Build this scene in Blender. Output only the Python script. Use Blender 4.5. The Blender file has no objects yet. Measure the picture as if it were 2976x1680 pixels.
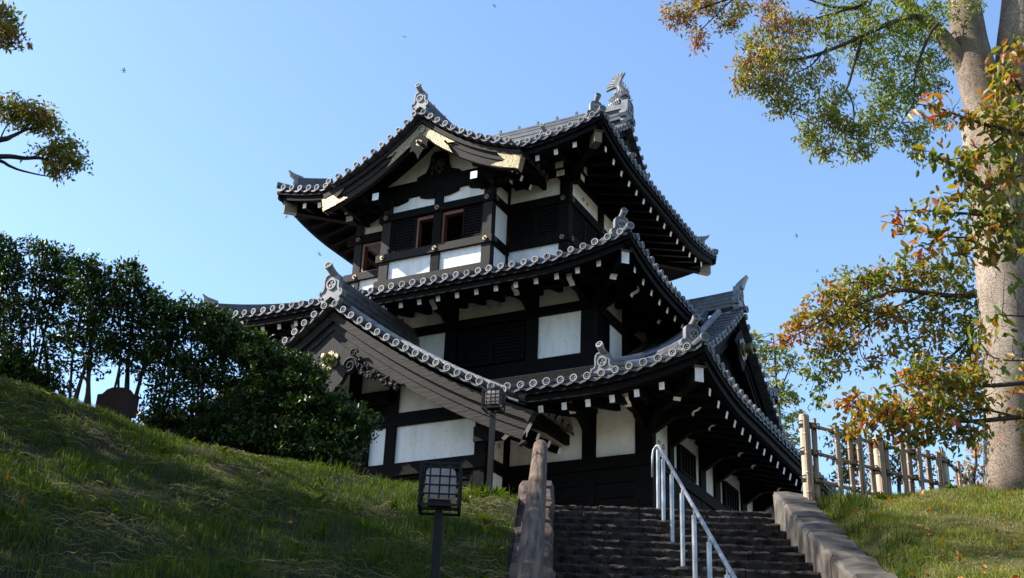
import bpy, bmesh, math, random
import numpy as np
from mathutils import Vector, Matrix, noise

random.seed(7)
rng = np.random.default_rng(11)
scene = bpy.context.scene
col = scene.collection

# ---------------------------------------------------------------- camera
cam_d = bpy.data.cameras.new("camera")
cam_d.sensor_width = 36.0
cam_d.lens = 36.0 * 3582.93 / 2976.0
cam_d.clip_start = 0.05
cam_d.clip_end = 4000.0
cam = bpy.data.objects.new("camera", cam_d)
RX = Vector((0.88949581, 0.45525012, 0.03930049))
RY = Vector((0.15576694, -0.38295156, 0.91054092))
RF = Vector((-0.42957404, 0.80380062, 0.41154672))
cam.matrix_world = Matrix(((RX.x, RY.x, -RF.x, 0), (RX.y, RY.y, -RF.y, 0), (RX.z, RY.z, -RF.z, 0), (0, 0, 0, 1)))
col.objects.link(cam)
scene.camera = cam

# ---------------------------------------------------------------- sky, sun, exposure
SUN = Vector((-2.2, -0.96, 1.87)).normalized()      # towards the sun
w = bpy.data.worlds.new("World"); scene.world = w; w.use_nodes = True
nt = w.node_tree
bg = nt.nodes["Background"]
sky = nt.nodes.new("ShaderNodeTexSky")
sky.sky_type = 'NISHITA'; sky.sun_disc = False
sky.sun_elevation = math.asin(SUN.z)
sky.sun_rotation = math.atan2(SUN.x, SUN.y)
sky.air_density = 1.05; sky.dust_density = 0.7; sky.ozone_density = 4.0
nt.links.new(sky.outputs[0], bg.inputs[0]); bg.inputs[1].default_value = 0.15
sl = bpy.data.lights.new("sun", 'SUN'); sl.energy = 5.0; sl.angle = math.radians(0.5); sl.color = (1.0, 0.95, 0.86)
so = bpy.data.objects.new("sun", sl); so.rotation_euler = SUN.to_track_quat('Z', 'Y').to_euler(); col.objects.link(so)
scene.view_settings.view_transform = 'Standard'; scene.view_settings.look = 'None'
scene.view_settings.gamma = 1.0; scene.view_settings.use_curve_mapping = False
scene.view_settings.exposure = 1.16
scene.cycles.max_bounces = 6
scene.cycles.transparent_max_bounces = 4

# ---------------------------------------------------------------- frame of the stairs: r to the right, a ahead
AH = Vector((-0.43665194, 0.89963053, 0.0)); RT = Vector((0.89963053, 0.43665194, 0.0))
def S(r, a, z): return RT * r + AH * a + Vector((0, 0, z))
def at(dx, dy, a):
    """point a metres ahead that stands at (dx, dy) of the 2576-wide photograph"""
    px, py = dx * 1.155280, dy * 1.155280
    d = RX * ((px - 1488) / 3582.93) - RY * ((py - 840) / 3582.93) + RF
    return d * (a / d.dot(AH))

# ---------------------------------------------------------------- materials
def mat(name, base, rough=0.6, var=0.25, scale=6.0, stretch=(1, 1, 1), bump=0.0, metal=0.0, spec=0.5, base2=None, detail=5.0):
    m = bpy.data.materials.new(name); m.use_nodes = True
    n = m.node_tree.nodes; l = m.node_tree.links; p = n["Principled BSDF"]
    tc = n.new("ShaderNodeTexCoord"); mp = n.new("ShaderNodeMapping"); mp.inputs['Scale'].default_value = stretch
    l.new(tc.outputs['Object'], mp.inputs[0])
    nz = n.new("ShaderNodeTexNoise"); nz.inputs['Scale'].default_value = scale; nz.inputs['Detail'].default_value = detail
    l.new(mp.outputs[0], nz.inputs['Vector'])
    rp = n.new("ShaderNodeValToRGB")
    lo = tuple(c * (1 - var) for c in base); hi = tuple(min(1, c * (1 + var)) for c in base) if base2 is None else base2
    rp.color_ramp.elements[0].position = 0.3; rp.color_ramp.elements[0].color = (*lo, 1)
    rp.color_ramp.elements[1].position = 0.7; rp.color_ramp.elements[1].color = (*hi, 1)
    l.new(nz.outputs[0], rp.inputs[0]); l.new(rp.outputs[0], p.inputs['Base Color'])
    p.inputs['Roughness'].default_value = rough; p.inputs['Metallic'].default_value = metal
    p.inputs['Specular IOR Level'].default_value = spec
    if bump:
        b = n.new("ShaderNodeBump"); b.inputs['Strength'].default_value = bump; b.inputs['Distance'].default_value = 0.02
        l.new(nz.outputs[0], b.inputs['Height']); l.new(b.outputs[0], p.inputs['Normal'])
    return m
M = {}
M['wood'] = mat('black_stained_wood', (0.0030, 0.0027, 0.0025), 0.7, 0.5, 14, (1, 1, 1), 0.3, spec=0.08)
M['barge'] = mat('weathered_board', (0.021, 0.0165, 0.013), 0.72, 0.6, 6, (0.5, 3, 6), 0.4, spec=0.2)
M['grain'] = mat('weathered_post', (0.013, 0.0105, 0.009), 0.7, 0.5, 7, (6, 6, 0.5), 0.25, spec=0.2)
M['plaster'] = mat('white_plaster', (0.77, 0.76, 0.735), 0.85, 0.05, 1.3, (1, 1, 0.5), 0.03, spec=0.2, base2=(0.82, 0.81, 0.79))
M['white'] = mat('white_end_paint', (0.78, 0.78, 0.76), 0.8, 0.04, 8, spec=0.2)
M['tile'] = mat('smoked_roof_tile', (0.060, 0.061, 0.066), 0.42, 0.45, 5.5, (1, 1, 1), 0.05, spec=0.5)
M['tiledisc'] = mat('tile_disc_recess', (0.018, 0.0185, 0.020), 0.5, 0.3, 8, spec=0.3)  # recess darker than the tile body, its shade put into the colour
M['tilerim'] = mat('tile_disc_rim', (0.215, 0.213, 0.21), 0.5, 0.4, 5, spec=0.4)  # rim paler than the tile body, sunlit brightness put into the colour
M['oni'] = mat('ridge_end_tile', (0.20, 0.20, 0.205), 0.5, 0.35, 5, bump=0.08, spec=0.4)
M['gold'] = mat('gilt_metal', (0.18, 0.142, 0.08), 0.42, 0.5, 30, (1, 1, 1), 0.6, metal=0.75)
M['red'] = mat('brown_inner_frame', (0.12, 0.034, 0.013), 0.5, 0.25, 6, (4, 4, 1))
M['dark'] = mat('dark_interior_wood', (0.03, 0.016, 0.010), 0.7, 0.3, 4)
M['copper'] = mat('brown_copper_cap', (0.09, 0.05, 0.035), 0.5, 0.3, 9, metal=0.3)
M['hole'] = mat('vent_ring', (0.30, 0.27, 0.24), 0.8, 0.2, 20)

def streak(m, amount, scale, stretch, lo=0.45, hi=0.75):
    """rain streaks and grime laid over the base colour"""
    n = m.node_tree.nodes; l = m.node_tree.links; p = n["Principled BSDF"]
    tc = n.new("ShaderNodeTexCoord"); mp = n.new("ShaderNodeMapping"); mp.inputs['Scale'].default_value = stretch
    nz = n.new("ShaderNodeTexNoise"); nz.inputs['Scale'].default_value = scale; nz.inputs['Detail'].default_value = 7
    rp = n.new("ShaderNodeValToRGB"); rp.color_ramp.elements[0].position = lo; rp.color_ramp.elements[1].position = hi
    rp.color_ramp.elements[0].color = (1, 1, 1, 1); rp.color_ramp.elements[1].color = (*amount, 1)
    mx = n.new("ShaderNodeMixRGB"); mx.blend_type = 'MULTIPLY'; mx.inputs[0].default_value = 1.0
    l.new(tc.outputs['Object'], mp.inputs[0]); l.new(mp.outputs[0], nz.inputs['Vector']); l.new(nz.outputs[0], rp.inputs[0])
    l.new(p.inputs['Base Color'].links[0].from_socket, mx.inputs[1]); l.new(rp.outputs[0], mx.inputs[2]); l.new(mx.outputs[0], p.inputs['Base Color'])
streak(M['plaster'], (0.84, 0.815, 0.77), 2.2, (2.2, 2.2, 0.35)); streak(M['plaster'], (0.86, 0.84, 0.80), 9.0, (1, 1, 1), 0.55, 0.72)
streak(M['white'], (0.72, 0.70, 0.66), 7.0, (1, 1, 0.5)); streak(M['tilerim'], (0.6, 0.6, 0.58), 3.0, (1, 1, 1)); streak(M['oni'], (0.55, 0.55, 0.52), 4.0, (1, 1, 0.5))
# ---------------------------------------------------------------- mesh helpers
ROOT = Vector((-14.62, 26.8, 4.35))
JIT = random.Random(21)
class MB:
    def __init__(s): s.v = []; s.f = []; s.m = []
    def add(s, vs, fs, m=0):
        o = len(s.v); s.v.extend(vs)
        for f in fs: s.f.append(tuple(i + o for i in f)); s.m.append(m)
    def box(s, x0, x1, y0, y1, z0, z1, m=0):
        v = [Vector((x, y, z)) for z in (z0, z1) for y in (y0, y1) for x in (x0, x1)]
        s.add(v, [(0, 2, 3, 1), (4, 5, 7, 6), (0, 1, 5, 4), (2, 6, 7, 3), (0, 4, 6, 2), (1, 3, 7, 5)], m)
    def obox(s, o, ex, ey, ez, a, b, c, m=0):
        """box from corner o with edge vectors"""
        v = [o + ex * (a[0] if i & 1 == 0 else a[1]) + ey * (b[0] if i & 2 == 0 else b[1]) + ez * (c[0] if i & 4 == 0 else c[1]) for i in range(8)]
        s.add(v, [(0, 2, 3, 1), (4, 5, 7, 6), (0, 1, 5, 4), (2, 6, 7, 3), (0, 4, 6, 2), (1, 3, 7, 5)], m)
    def beam(s, p, q, wd, h, m=0, mend=None, up=Vector((0, 0, 1))):
        p = Vector(p); q = Vector(q); d = (q - p).normalized(); sd = d.cross(up).normalized(); u = sd.cross(d)
        v = [b + sd * (wd / 2 * i) + u * (h / 2 * j) for b in (p, q) for j in (-1, 1) for i in (-1, 1)]
        s.add(v, [(0, 1, 5, 4), (1, 3, 7, 5), (3, 2, 6, 7), (2, 0, 4, 6), (0, 2, 3, 1)], m)
        s.add(v[4:], [(0, 1, 3, 2)], m if mend is None else mend)
    def prism(s, poly, o, ex, ey, ez, d0, d1, m=0, mside=None):
        n = len(poly)
        v = [o + ex * a + ey * b + ez * d for d in (d0, d1) for a, b in poly]
        s.add(v, [tuple(range(n))[::-1], tuple(range(n, 2 * n))], m)
        s.add(v, [(i, (i + 1) % n, n + (i + 1) % n, n + i) for i in range(n)], m if mside is None else mside)
    def tube(s, pts, rad, n=8, m=0, cap=True, wob=0.0):
        pts = [Vector(p) for p in pts]; k = len(pts)
        if not hasattr(rad, '__len__'): rad = [rad] * k
        o = len(s.v); ref = None
        for i, p in enumerate(pts):
            d = (pts[min(i + 1, k - 1)] - pts[max(i - 1, 0)]).normalized()
            if ref is None:
                ref = d.cross(Vector((0, 0, 1)) if abs(d.z) < 0.9 else Vector((1, 0, 0))).normalized()
            ref = (ref - d * ref.dot(d)).normalized(); b = d.cross(ref)
            for j in range(n):
                t = 2 * math.pi * j / n
                rr = rad[i] * (1 + wob * noise.noise(p * 1.7 + Vector((math.cos(t), math.sin(t), 0)) * 0.8))
                s.v.append(p + ref * (rr * math.cos(t)) + b * (rr * math.sin(t)))
        for i in range(k - 1):
            for j in range(n):
                a = o + i * n + j; c = o + i * n + (j + 1) % n
                s.f.append((a, c, c + n, a + n)); s.m.append(m)
        if cap:
            s.f.append(tuple(o + j for j in range(n))[::-1]); s.m.append(m)
            s.f.append(tuple(o + (k - 1) * n + j for j in range(n))); s.m.append(m)
    def disc(s, c, out, r=0.080, ln=0.1, m=0, mrec=1, up=Vector((0, 0, 1)), n=14, tomoe=True, mr=None):
        """round tile end: rim, recess and a three comma mark; m body, mrec recess"""
        if tomoe: r *= JIT.uniform(0.95, 1.05); c = c + Vector((JIT.uniform(-1, 1), JIT.uniform(-1, 1), JIT.uniform(-1, 1))) * 0.007; out = out + Vector((JIT.uniform(-1, 1), JIT.uniform(-1, 1), JIT.uniform(-1, 1))) * 0.05
        out = out.normalized(); ex = up.cross(out).normalized(); ey = out.cross(ex)
        def ring(rr, d): return [c + ex * (rr * math.cos(2 * math.pi * i / n)) + ey * (rr * math.sin(2 * math.pi * i / n)) + out * d for i in range(n)]
        prof = [(r * 0.95, -ln), (r, -0.01), (r * 0.97, 0.012), (r * 0.69, 0.012), (r * 0.65, -0.012)]
        v = []
        for rr, d in prof: v += ring(rr, d)
        fs = [(k * n + i, k * n + (i + 1) % n, (k + 1) * n + (i + 1) % n, (k + 1) * n + i) for k in range(4) for i in range(n)]
        mr = (2 if tomoe else m) if mr is None else mr
        s.add(v, fs[:n], m); s.add(v, fs[n:], mr); s.add(v[4 * n:], [tuple(range(n))], mrec)
        if tomoe:
            for k in range(3):
                a0 = 2 * math.pi * k / 3 + 0.5
                vv = []
                for q in range(5):
                    a = a0 + q * 0.42; ri = r * (0.16 + 0.06 * q); wd = r * 0.24 * (1 - q / 5.5)
                    for rr in (ri, ri + wd): vv.append(c + ex * (rr * math.cos(a)) + ey * (rr * math.sin(a)) + out * 0.002)
                s.add(vv, [(2 * q, 2 * q + 2, 2 * q + 3, 2 * q + 1) for q in range(4)], mr)
    def sweep(s, pts, prof, sidev, m=0, cap=True, up=Vector((0, 0, 1))):
        """sweep closed 2d profile (side, up) along pts with fixed side vector"""
        n = len(prof); o = len(s.v)
        for i, p in enumerate(pts):
            sv = sidev if isinstance(sidev, Vector) else sidev[i]
            for a, b in prof: s.v.append(Vector(p) + sv * a + up * b)
        for i in range(len(pts) - 1):
            for j in range(n):
                a = o + i * n + j; c = o + i * n + (j + 1) % n
                s.f.append((a, c, c + n, a + n)); s.m.append(m)
        if cap:
            s.f.append(tuple(o + j for j in range(n))[::-1]); s.m.append(m)
            s.f.append(tuple(o + (len(pts) - 1) * n + j for j in range(n))); s.m.append(m)
    def build(s, name, mats, parent=None, origin=None, label=None, smooth=False):
        if not s.v: return None
        org = origin if origin is not None else (parent.matrix_world.translation if parent is not None else Vector())
        if parent is not None and origin is None: org = WORLD[parent.name]
        me = bpy.data.meshes.new(name)
        me.from_pydata([tuple(Vector(p) - org) for p in s.v], [], s.f)
        if isinstance(mats, list) and 'tiledisc' in mats: mats = mats + ['tilerim']
        for k in (mats if isinstance(mats, (list, tuple)) else [mats]): me.materials.append(M[k] if isinstance(k, str) else k)
        me.polygons.foreach_set('material_index', s.m)
        if smooth: me.polygons.foreach_set('use_smooth', [True] * len(s.f))
        me.update()
        o = bpy.data.objects.new(name, me); col.objects.link(o)
        if parent is not None:
            o.parent = parent; o.location = org - WORLD[parent.name]
        else: o.location = org
        WORLD[o.name] = Vector(org)
        if label: o['label'] = label
        return o
WORLD = {}
def empty(name, loc, label, cat, group=None):
    o = bpy.data.objects.new(name, None); col.objects.link(o); o.location = loc; WORLD[o.name] = Vector(loc)
    o.empty_display_size = 0.3
    return tag(o, label, cat, group)
def tag(o, label=None, cat=None, group=None, kind=None):
    if label: o['label'] = label
    if cat: o['category'] = cat
    if group: o['group'] = group
    if kind: o['kind'] = kind
    return o
def mesh_np(name, co, faces, mats, smooth=False, tint=None, origin=None, parent=None):
    """fast mesh from numpy arrays; faces (n,k) int"""
    org = np.array(origin if origin is not None else (0, 0, 0), float)
    me = bpy.data.meshes.new(name); n = len(co); k = faces.shape[1]; nf = len(faces)
    me.vertices.add(n); me.vertices.foreach_set('co', (co - org).astype(np.float32).ravel())
    me.loops.add(nf * k); me.loops.foreach_set('vertex_index', faces.astype(np.int32).ravel())
    me.polygons.add(nf); me.polygons.foreach_set('loop_start', np.arange(0, nf * k, k, dtype=np.int32))
    if smooth: me.polygons.foreach_set('use_smooth', np.ones(nf, bool))
    if tint is not None:
        at_ = me.attributes.new('tint', 'FLOAT', 'POINT'); at_.data.foreach_set('value', tint.astype(np.float32))
    for q in mats: me.materials.append(M[q] if isinstance(q, str) else q)
    me.update(calc_edges=True)
    o = bpy.data.objects.new(name, me); col.objects.link(o)
    if parent is not None: o.parent = parent; o.location = Vector(org) - WORLD[parent.name]
    else: o.location = Vector(org)
    WORLD[o.name] = Vector(org)
    return o
X = Vector((1, 0, 0)); Y = Vector((0, 1, 0)); Z = Vector((0, 0, 1))
# ================================================================ the turret
turret = empty('castle_turret', ROOT, 'three storey black and white castle turret with grey tiled roofs above the stone steps', 'castle turret')
CX, CY = ROOT.x, ROOT.y
# gables: centre line, front plane, profile
def zg_ent(s): s = abs(s); return 10.42 - 0.76 * s + 0.0375 * s * s
def zg_top(s): s = abs(s); return 16.80 - 0.87 * s + 0.11 * s * s
def zg_side(s): s = abs(s); return 12.00 - 0.93 * s + 0.075 * s * s
GX_ENT, GX_TOP = -14.74, -14.70

class Roof:
    def __init__(s, hx, hy, ze, pa, pb, L, Sd): s.hx, s.hy, s.ze, s.pa, s.pb, s.L, s.S = hx, hy, ze, pa, pb, L, Sd
    def z(s, t, c): return s.ze + s.pa * t + s.pb * t * t + s.L * max(0.0, 1 - c / s.S) ** 2
    def P(s, side, a, t, dz=0.0):
        H = s.hx if side in 'FB' else s.hy
        z = s.z(t, H - abs(a)) + dz
        if side == 'F': return Vector((CX + a, CY - s.hy + t, z))
        if side == 'B': return Vector((CX - a, CY + s.hy - t, z))
        if side == 'R': return Vector((CX + s.hx - t, CY + a, z))
        return Vector((CX - s.hx + t, CY - a, z))
OUT = {'F': -Y, 'B': Y, 'R': X, 'L': -X}
ALONG = {'F': X, 'B': -X, 'R': Y, 'L': -Y}
def build_roof(R, rangef, label, skip_eave, rz=-0.44, tile_sides='FRBL', gold=False, sp=0.28, rafter_sides='FRL'):
    """skip_eave(side, s) True where no eave edge exists"""
    mb = MB(); eb = MB(); sf = MB()
    for side in 'FRBL':
        H = R.hx if side in 'FB' else R.hy; out = OUT[side]; al = ALONG[side]
        nrow = int((2 * H - 0.2) / sp); s0 = -(nrow - 1) * sp / 2
        rows = [s0 + i * sp for i in range(nrow)]
        for a in rows:
            rg = rangef(side, a)
            if rg is None or rg[1] - rg[0] < 0.12: continue
            t0, t1 = rg
            nseg = max(1, int((t1 - t0) / 0.32)); pts = []
            o = len(mb.v); nn = 7; rings = 0
            for k in range(nseg):
                for tt, rr in ((t0 + (t1 - t0) * k / nseg, 0.080), (t0 + (t1 - t0) * (k + 0.97) / nseg, 0.070)):
                    c = R.P(side, a, tt)
                    for j in range(nn):
                        th = math.pi * j / (nn - 1) 
                        mb.v.append(c + al * (rr * math.cos(th)) + Z * (rr * math.sin(th) - 0.01))
                    rings += 1
            for k in range(rings - 1):
                for j in range(nn - 1):
                    q = o + k * nn + j; mb.f.append((q, q + 1, q + 1 + nn, q + nn)); mb.m.append(0)
            if t0 == 0.0: mb.disc(R.P(side, a, -0.02, -0.0), out, 0.080, 0.14)
        # pans between the rows
        ss = np.linspace(-H + 0.02, H - 0.02, int(2 * H / (sp / 4)) + 1)
        prev = None
        NT = 8
        for a in ss:
            rg = rangef(side, float(a))
            if rg is None or rg[1] - rg[0] < 0.03: prev = None; continue
            fr = ((a - s0) / sp) % 1.0
            sag = -0.045 - 0.045 * math.sin(math.pi * fr) ** 2
            o = len(mb.v)
            for k in range(NT + 1):
                tt = rg[0] + (rg[1] - rg[0]) * k / NT
                mb.v.append(R.P(side, float(a), tt, sag))
            mb.v.append(R.P(side, float(a), rg[0], sag - 0.045)); mb.v.append(R.P(side, float(a), rg[0] + 0.25, sag - 0.045))
            if prev is not None:
                for k in range(NT): mb.f.append((prev + k, o + k, o + k + 1, prev + k + 1)); mb.m.append(0)
                mb.f.append((prev, prev + NT + 1, o + NT + 1, o)); mb.m.append(0)
                mb.f.append((prev + NT + 1, prev + NT + 2, o + NT + 2, o + NT + 1)); mb.m.append(0)
            prev = o
        # eave boards and soffit, following the lift of the corner
        ss = np.linspace(-H + 0.04, H - 0.04, int(2 * H / 0.2) + 1)
        prev = None
        for a in ss:
            a = float(a); c = H - abs(a)
            if skip_eave(side, a): prev = None; continue
            lf = R.L * max(0.0, 1 - c / R.S) ** 2
            def Q(t, dz):
                p = R.P(side, a, t); p.z = R.ze + lf + dz; return p
            o1 = len(eb.v); ti = min(0.05, c)
            for t, dz in ((0.04, -0.115), (0.04, -0.20), (0.10, -0.20), (0.10, -0.335), (0.20, -0.335), (0.26, -0.16)): eb.v.append(Q(t, dz))
            o2 = len(sf.v); T = min(1.75, c)
            T = max(T, 0.2)
            def soff(t): return -0.33 + 0.26 * (t - 0.15) - lf * 0.55 * min(1, t / 1.6)
            for t in (0.15, (0.15 + T) / 2, T): sf.v.append(Q(t, soff(t)))
            if prev is not None:
                p1, p2 = prev
                for k in range(5): eb.f.append((p1 + k, o1 + k, o1 + k + 1, p1 + k + 1)); eb.m.append(0)
                for k in range(2): sf.f.append((p2 + k, o2 + k, o2 + k + 1, p2 + k + 1)); sf.m.append(0)
            prev = (o1, o2)
    ro = mb.build('roof', ['tile', 'tiledisc'], turret, label=label)
    eb.build('eave_board', ['wood'], ro); sf.build('soffit', ['wood'], ro)
    # rafters with white painted ends
    for side in rafter_sides:
        H = R.hx if side in 'FB' else R.hy; n = int((2 * H - 1.0) / 0.49); a0 = -(n - 1) * 0.49 / 2
        for i in range(n):
            a = a0 + i * 0.49; c = H - abs(a)
            if skip_eave(side, a): continue
            lf = R.L * max(0.0, 1 - c / R.S) ** 2
            p = R.P(side, a, 0.26); p.z = R.ze + lf * 0.95 + rz
            T = min(1.72, c); q = R.P(side, a, T); q.z = R.ze + rz + 0.26 * (T - 0.26) + lf * 0.4
            b = MB(); b.beam(q, p, 0.105, 0.14, 0, 1); b.build('rafter', ['wood', 'white'], ro)
    # corner (hip) rafters
    for sx, sy in ((1, -1), (-1, -1), (1, 1), (-1, 1)):
        cx = CX + sx * (R.hx - 0.22); cy = CY + sy * (R.hy - 0.22)
        tip = Vector((cx, cy, R.ze + R.L * 0.8 - 0.50)); inn = Vector((cx - sx * 1.6, cy - sy * 1.6, R.ze - 0.16))
        d = (tip - inn).normalized()
        b = MB(); b.beam(inn, tip, 0.17, 0.27, 0, 1)
        b.beam(tip - d * 0.07 + Z * 0.15, tip + d * 0.05 + Z * 0.15, 0.23, 0.03, 2)
        if gold: b.beam(tip - d * 0.32, tip + d * 0.012, 0.185, 0.285, 3)
        b.build('corner_rafter', ['wood', 'white' if not gold else 'gold', 'copper', 'gold'], ro)
    return ro

# --- ridges and ridge end tiles
def ridge(mb, pts, wd, h, side, layers=4, rt=0.085):
    for k in range(layers):
        w2 = wd / 2 * (1.0 if k % 2 == 0 else 0.86) * (1 - 0.05 * k); b0 = h * k / layers; b1 = h * (k + 1) / layers
        mb.sweep(pts, [(-w2, b0), (w2, b0), (w2, b1), (-w2, b1)], side, 0)
    mb.tube([Vector(p) + Z * (h + rt * 0.35) for p in pts], rt, 8, 0)
def oni(parent, O, ex, out, size, crest=True, tori=True, label=None):
    """ornamental ridge end tile: shouldered plate with curled feet, round crest and a projecting round tile"""
    half = [(0.0, 1.0), (0.20, 1.0), (0.31, 0.92), (0.35, 0.75), (0.34, 0.42), (0.42, 0.27), (0.52, 0.30), (0.56, 0.17), (0.50, 0.04), (0.40, 0.02), (0.43, -0.12), (0.36, -0.24), (0.22, -0.10), (0.0, 0.05)]
    poly = [(a * size, b * size) for a, b in half] + [(-a * size, b * size) for a, b in half[-2:0:-1]]
    mb = MB(); t = 0.16 * size
    mb.prism(poly, O, ex, Z, out, -t, t * 0.55, 0)
    inner = [(a * 0.72, b * 0.72 + 0.13 * size) for a, b in poly if True]
    # raised border strip
    n = len(poly)
    for i in range(n):
        a0, b0 = poly[i]; a1, b1 = poly[(i + 1) % n]
        if b0 < 0.0 or b1 < 0.0: continue
        mb.beam(O + ex * (a0 * 0.93) + Z * b0 * 0.97 + out * (t * 0.6), O + ex * (a1 * 0.93) + Z * b1 * 0.97 + out * (t * 0.6), 0.07 * size, 0.07 * size, 0)
    if crest:
        c = O + Z * (0.55 * size) + out * (t * 0.55)
        mb.disc(c + out * 0.02, out, 0.235 * size, 0.05, 0, 1, n=18, tomoe=False)
        for k in range(3):                                  # three leaves inside the ring
            a = math.pi / 2 + k * 2 * math.pi / 3; e1 = ex * math.cos(a) + Z * math.sin(a); e2 = ex * -math.sin(a) + Z * math.cos(a)
            lf = [(0.02, 0), (0.06, 0.055), (0.11, 0.065), (0.14, 0.02), (0.125, 0), (0.14, -0.02), (0.11, -0.065), (0.06, -0.055)]
            mb.prism([(p * size * 1.05, q * size * 1.05) for p, q in lf], c, e1, e2, out, -0.01, 0.018, 0)
    if tori:
        p0 = O + Z * (0.96 * size) - out * (0.25 * size); p1 = O + Z * (1.20 * size) + out * (0.42 * size)
        mb.tube([p0, (p0 + p1) / 2 - Z * 0.02, p1], [0.15 * size, 0.145 * size, 0.155 * size], 12, 0)
        d = (p1 - p0).normalized(); mb.disc(p1 + d * 0.015, d, 0.17 * size, 0.05, 0, 1, up=ex.cross(d), n=16)
    return mb.build('ridge_end_tile', ['oni', 'tiledisc'], parent, label=label)
def hip(R, ro, tA, tB, signs, w=0.2, h=0.2, orn=0.42):
    for sx, sy in signs:
        pts = []
        for k in range(9):
            t = tA + (tB - tA) * k / 8
            pts.append(Vector((CX + sx * (R.hx - t), CY + sy * (R.hy - t), R.z(t, t) + 0.03)))
        d = Vector((sx, sy, 0)).normalized(); sd = Vector((-sy, sx, 0)).normalized()
        mb = MB(); ridge(mb, pts, w, h, sd, 3, 0.075)
        c = Vector((CX + sx * (R.hx - 0.03), CY + sy * (R.hy - 0.03), R.z(0, 0) + 0.05))
        mb.tube([c - d * 0.6 + Z * -0.02, c], 0.085, 10); mb.disc(c, d, 0.09, 0.1, 0, 1)
        mb.build('hip_ridge', ['tile', 'tiledisc'], ro)
        front = (sx, sy) == (1, -1)
        o_ = oni(ro, pts[0] + d * 0.03 - Z * 0.02, sd, d, orn if front else orn * 0.72, crest=True, tori=front)
        if not front:
            hb = MB(); hb.prism([(-0.16, 0.0), (0.10, 0.0), (0.20, 0.08), (0.26, 0.20), (0.10, 0.12), (-0.16, 0.06)], pts[0] + Z * (orn * 0.62), d, Z, sd, -0.07, 0.07); hb.build('ridge_horn', ['oni'], ro)

# --- gable dressing: verge discs, barrels, roll, bargeboards
def verge(mb, bd, O, ex, ed, zg, smax, dback, s0=0.14, sp=0.285, bz=(0.20, 0.42, 0.79), smb=None, endcut=0.35, thick=0.12):
    def P(s, d, dz=0.0): return O + ex * s + ed * d + Z * (zg(s) + dz)
    for sg in (-1, 1):
        s = s0; ds = []
        while s < smax:
            ds.append(s); sl = (zg(s + 0.01) - zg(s)) / 0.01; s += sp / math.sqrt(1 + sl * sl)
        for s in ds:
            c = P(sg * s, 0)
            mb.disc(c - ed * 0.01, -ed, 0.080, 0.1)
            mb.tube([P(sg * s, 0.05), P(sg * s, 0.27), P(sg * s, 0.275), P(sg * s, 0.5)], [0.072, 0.066, 0.074, 0.066], 8, 0)
        fine = np.linspace(0, smax + 0.08, 70); o = len(mb.v)
        for q in fine:                                   # pan strip under the barrels with scalloped lip
            fr = min([abs(q - x) for x in ds]) / (sp * 0.42)
            sag = -0.045 - 0.05 * min(1, fr)
            for d, z in ((0.5, -0.05), (0.01, sag), (0.01, sag - 0.04), (0.2, sag - 0.04)): mb.v.append(P(sg * float(q), d, z))
        for i in range(len(fine) - 1):
            for k in range(3): a = o + i * 4 + k; mb.f.append((a, a + 1, a + 5, a + 4)); mb.m.append(0)
        rl = [P(sg * float(q), 0.60, 0.10) for q in np.linspace(0.12, smax - 0.02, 24)]
        mb.tube([p for a_, b_ in zip(rl[:-1], rl[1:]) for p in (a_, a_.lerp(b_, 0.94))], [0.088, 0.082] * (len(rl) - 1), 10, 2)  # roll takes the pale rim colour to look sunlit
        mb.tube([p + ed * 0.02 - Z * 0.10 for p in rl], 0.08, 6, 0)
        # boards
        sb = smax if smb is None else smb
        q = [float(x) for x in np.linspace(0.0, sb, 26)]
        for (d0, d1, za, zb, ec) in ((0.17, 0.36, -bz[0], -bz[1], 0.1), (0.24, 0.24 + thick, -bz[1] + 0.02, -(bz[1] * 0.55 + bz[2] * 0.45), 0.2), (0.27, 0.27 + thick, -(bz[1] * 0.55 + bz[2] * 0.45) + 0.01, -bz[2], endcut)):
            o = len(bd.v)
            for i, x in enumerate(q):
                up_ = P(sg * x, d0, za); lo_ = P(sg * x, d0, zb)
                if i == len(q) - 1:
                    up_ = up_ - ex * (sg * endcut * (-za - bz[0]) / (bz[2] - bz[0])); lo_ = lo_ - ex * (sg * endcut * (-zb - bz[0]) / (bz[2] - bz[0]))
                for p_ in (up_, lo_, lo_ + ed * (d1 - d0), up_ + ed * (d1 - d0)): bd.v.append(p_)
            for i in range(len(q) - 1):
                for k in range(4): a = o + i * 4 + k; b_ = o + i * 4 + (k + 1) % 4; bd.f.append((a, b_, b_ + 4, a + 4)); bd.m.append(0)
            e = o + (len(q) - 1) * 4; bd.f.append((e, e + 1, e + 2, e + 3)); bd.m.append(1 if d0 > 0.2 else 0)
        # dark boarding under the verge
        o = len(bd.v)
        for x in q:
            for d in (0.2, dback): bd.v.append(P(sg * x, d, -bz[1] + 0.06 if False else -0.24))
        for i in range(len(q) - 1): a = o + 2 * i; bd.f.append((a, a + 1, a + 3, a + 2)); bd.m.append(2)
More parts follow.
